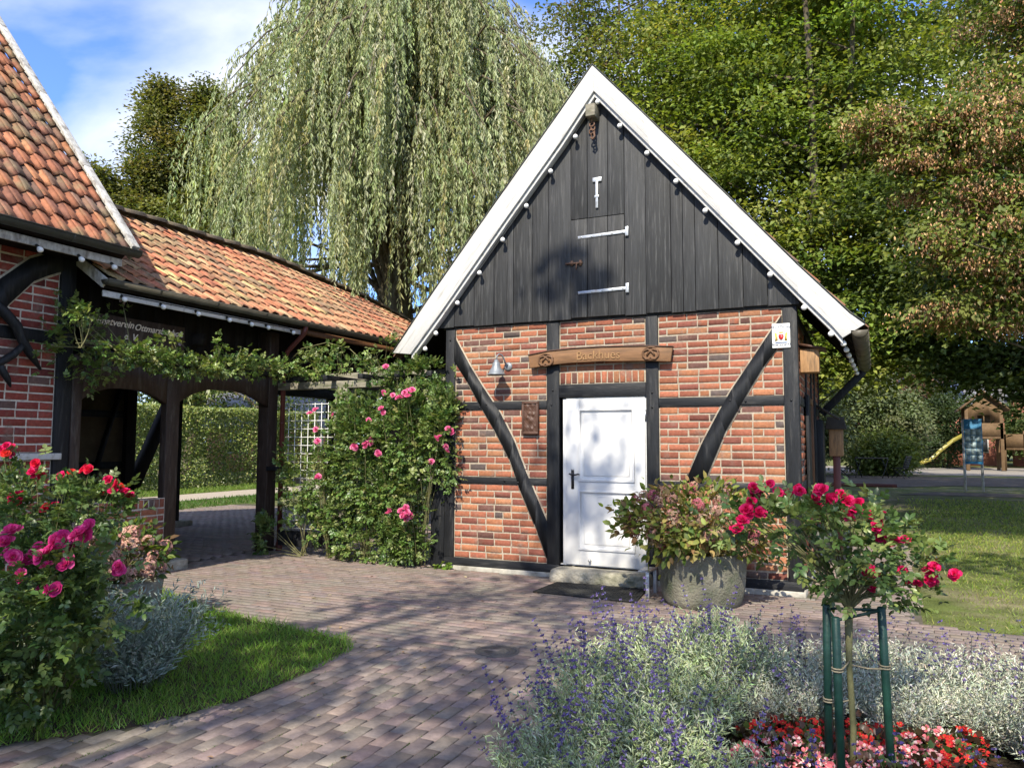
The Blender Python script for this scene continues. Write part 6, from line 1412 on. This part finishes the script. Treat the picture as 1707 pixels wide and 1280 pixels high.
m = MB(); m.box((5.92, 56.9, 2.12), (7.98, 56.95, 3.0)); part(m, 'railing', 'playwood', t)
m = MB()
pr = [(5.9, 57.6, 2.15), (5.2, 57.3, 1.75), (4.4, 56.9, 1.05), (3.9, 56.7, .55), (3.5, 56.5, .42), (3.2, 56.4, .25)]
for o_ in (-.28, .28):
    m.strip([(x, y + o_, z + .26) for x, y, z in pr], [(x, y + o_, z) for x, y, z in pr], (0, .04, 0))
m.strip([(x, y - .28, z + .03) for x, y, z in pr], [(x, y - .28, z) for x, y, z in pr], (0, .58, 0)); part(m, 'slide', 'slide', t)
m = MB(); m.box((8.0, 57.1, 1.3), (11.2, 58.4, 1.42)); [m.box((8 + k * 1.05, 57.1, 0), (8.12 + k * 1.05, 57.25, 2.5)) for k in range(4)]; m.box((8, 57.1, 1.42), (11.2, 57.15, 2.3)); part(m, 'bridge', 'playwood', t)
def house(label, x, y, w_, d_, h, rh, rz, solar=False):
    t = thing('house', label, 'house', (0, 0, 0))
    m = MB(); m.box((-w_ / 2, -d_ / 2, 0), (w_ / 2, d_ / 2, h)); m.prism([(-w_ / 2, -d_ / 2, h), (-w_ / 2, d_ / 2, h), (-w_ / 2, 0, h + rh)], (w_, 0, 0)); part(m, 'wall', 'housebrick', t)
    S_ = Vector((0, d_ / 2 + .4, rh * (d_ / 2 + .4) / (d_ / 2)))
    m = MB(); e = -(d_ / 2 + .4); z0 = h - rh * .4 / (d_ / 2)
    m.prism([(-w_ / 2 - .3, e, z0 + .05), (-w_ / 2 - .3, 0, h + rh + .05), (-w_ / 2 - .3, -e, z0 + .05), (-w_ / 2 - .3, -e, z0 + .2), (-w_ / 2 - .3, 0, h + rh + .22), (-w_ / 2 - .3, e, z0 + .2)], (w_ + .6, 0, 0)); RFh = part(m, 'roof', 'houseroof', t)
    m = MB(); m.box((-.4, .5, h + rh - .8), (.4, 1.2, h + rh + .9)); part(m, 'chimney', 'housebrick', t, RFh)
    if solar:
        for k in range(4):
            m = MB(); a = Vector((-w_ / 2 + .8 + k * 1.7, e + .9, z0 + .25 + .9 * rh / (d_ / 2))); up = Vector((0, 1, rh / (d_ / 2))).normalized()
            m.prism([a, a + Vector((1.6, 0, 0)), a + Vector((1.6, 0, 0)) + up * 3, a + up * 3], Vector((0, -.03, .06))); part(m, 'solar_panel', 'solar', t, RFh)
    for k in range(3):
        xx = -w_ / 2 + 1 + k * (w_ - 2) / 2.4
        m = MB(); m.box((xx, -d_ / 2 - .03, 1.0), (xx + 1.2, -d_ / 2 + .02, 2.3)); wf = part(m, 'window', 'white', t)
        m = MB(); m.box((xx + .08, -d_ / 2 - .04, 1.08), (xx + 1.12, -d_ / 2 - .032, 2.22)); part(m, 'pane', 'window', t, wf)
    t.location = (x, y, 0); t.rotation_euler = (0, 0, rz)
house('brick house with solar panels on its grey roof seen under the dark branches', 4.6, 74, 10, 8, 4.6, 3.4, .1, True)
house('pinkish brick house behind the playground at the right edge', 15.5, 74, 9, 8, 5.6, 3.6, -.15)
house('distant brick house glimpsed between pergola and arcade post', -33, 37, 7, 6, 2.6, 1.8, .7)
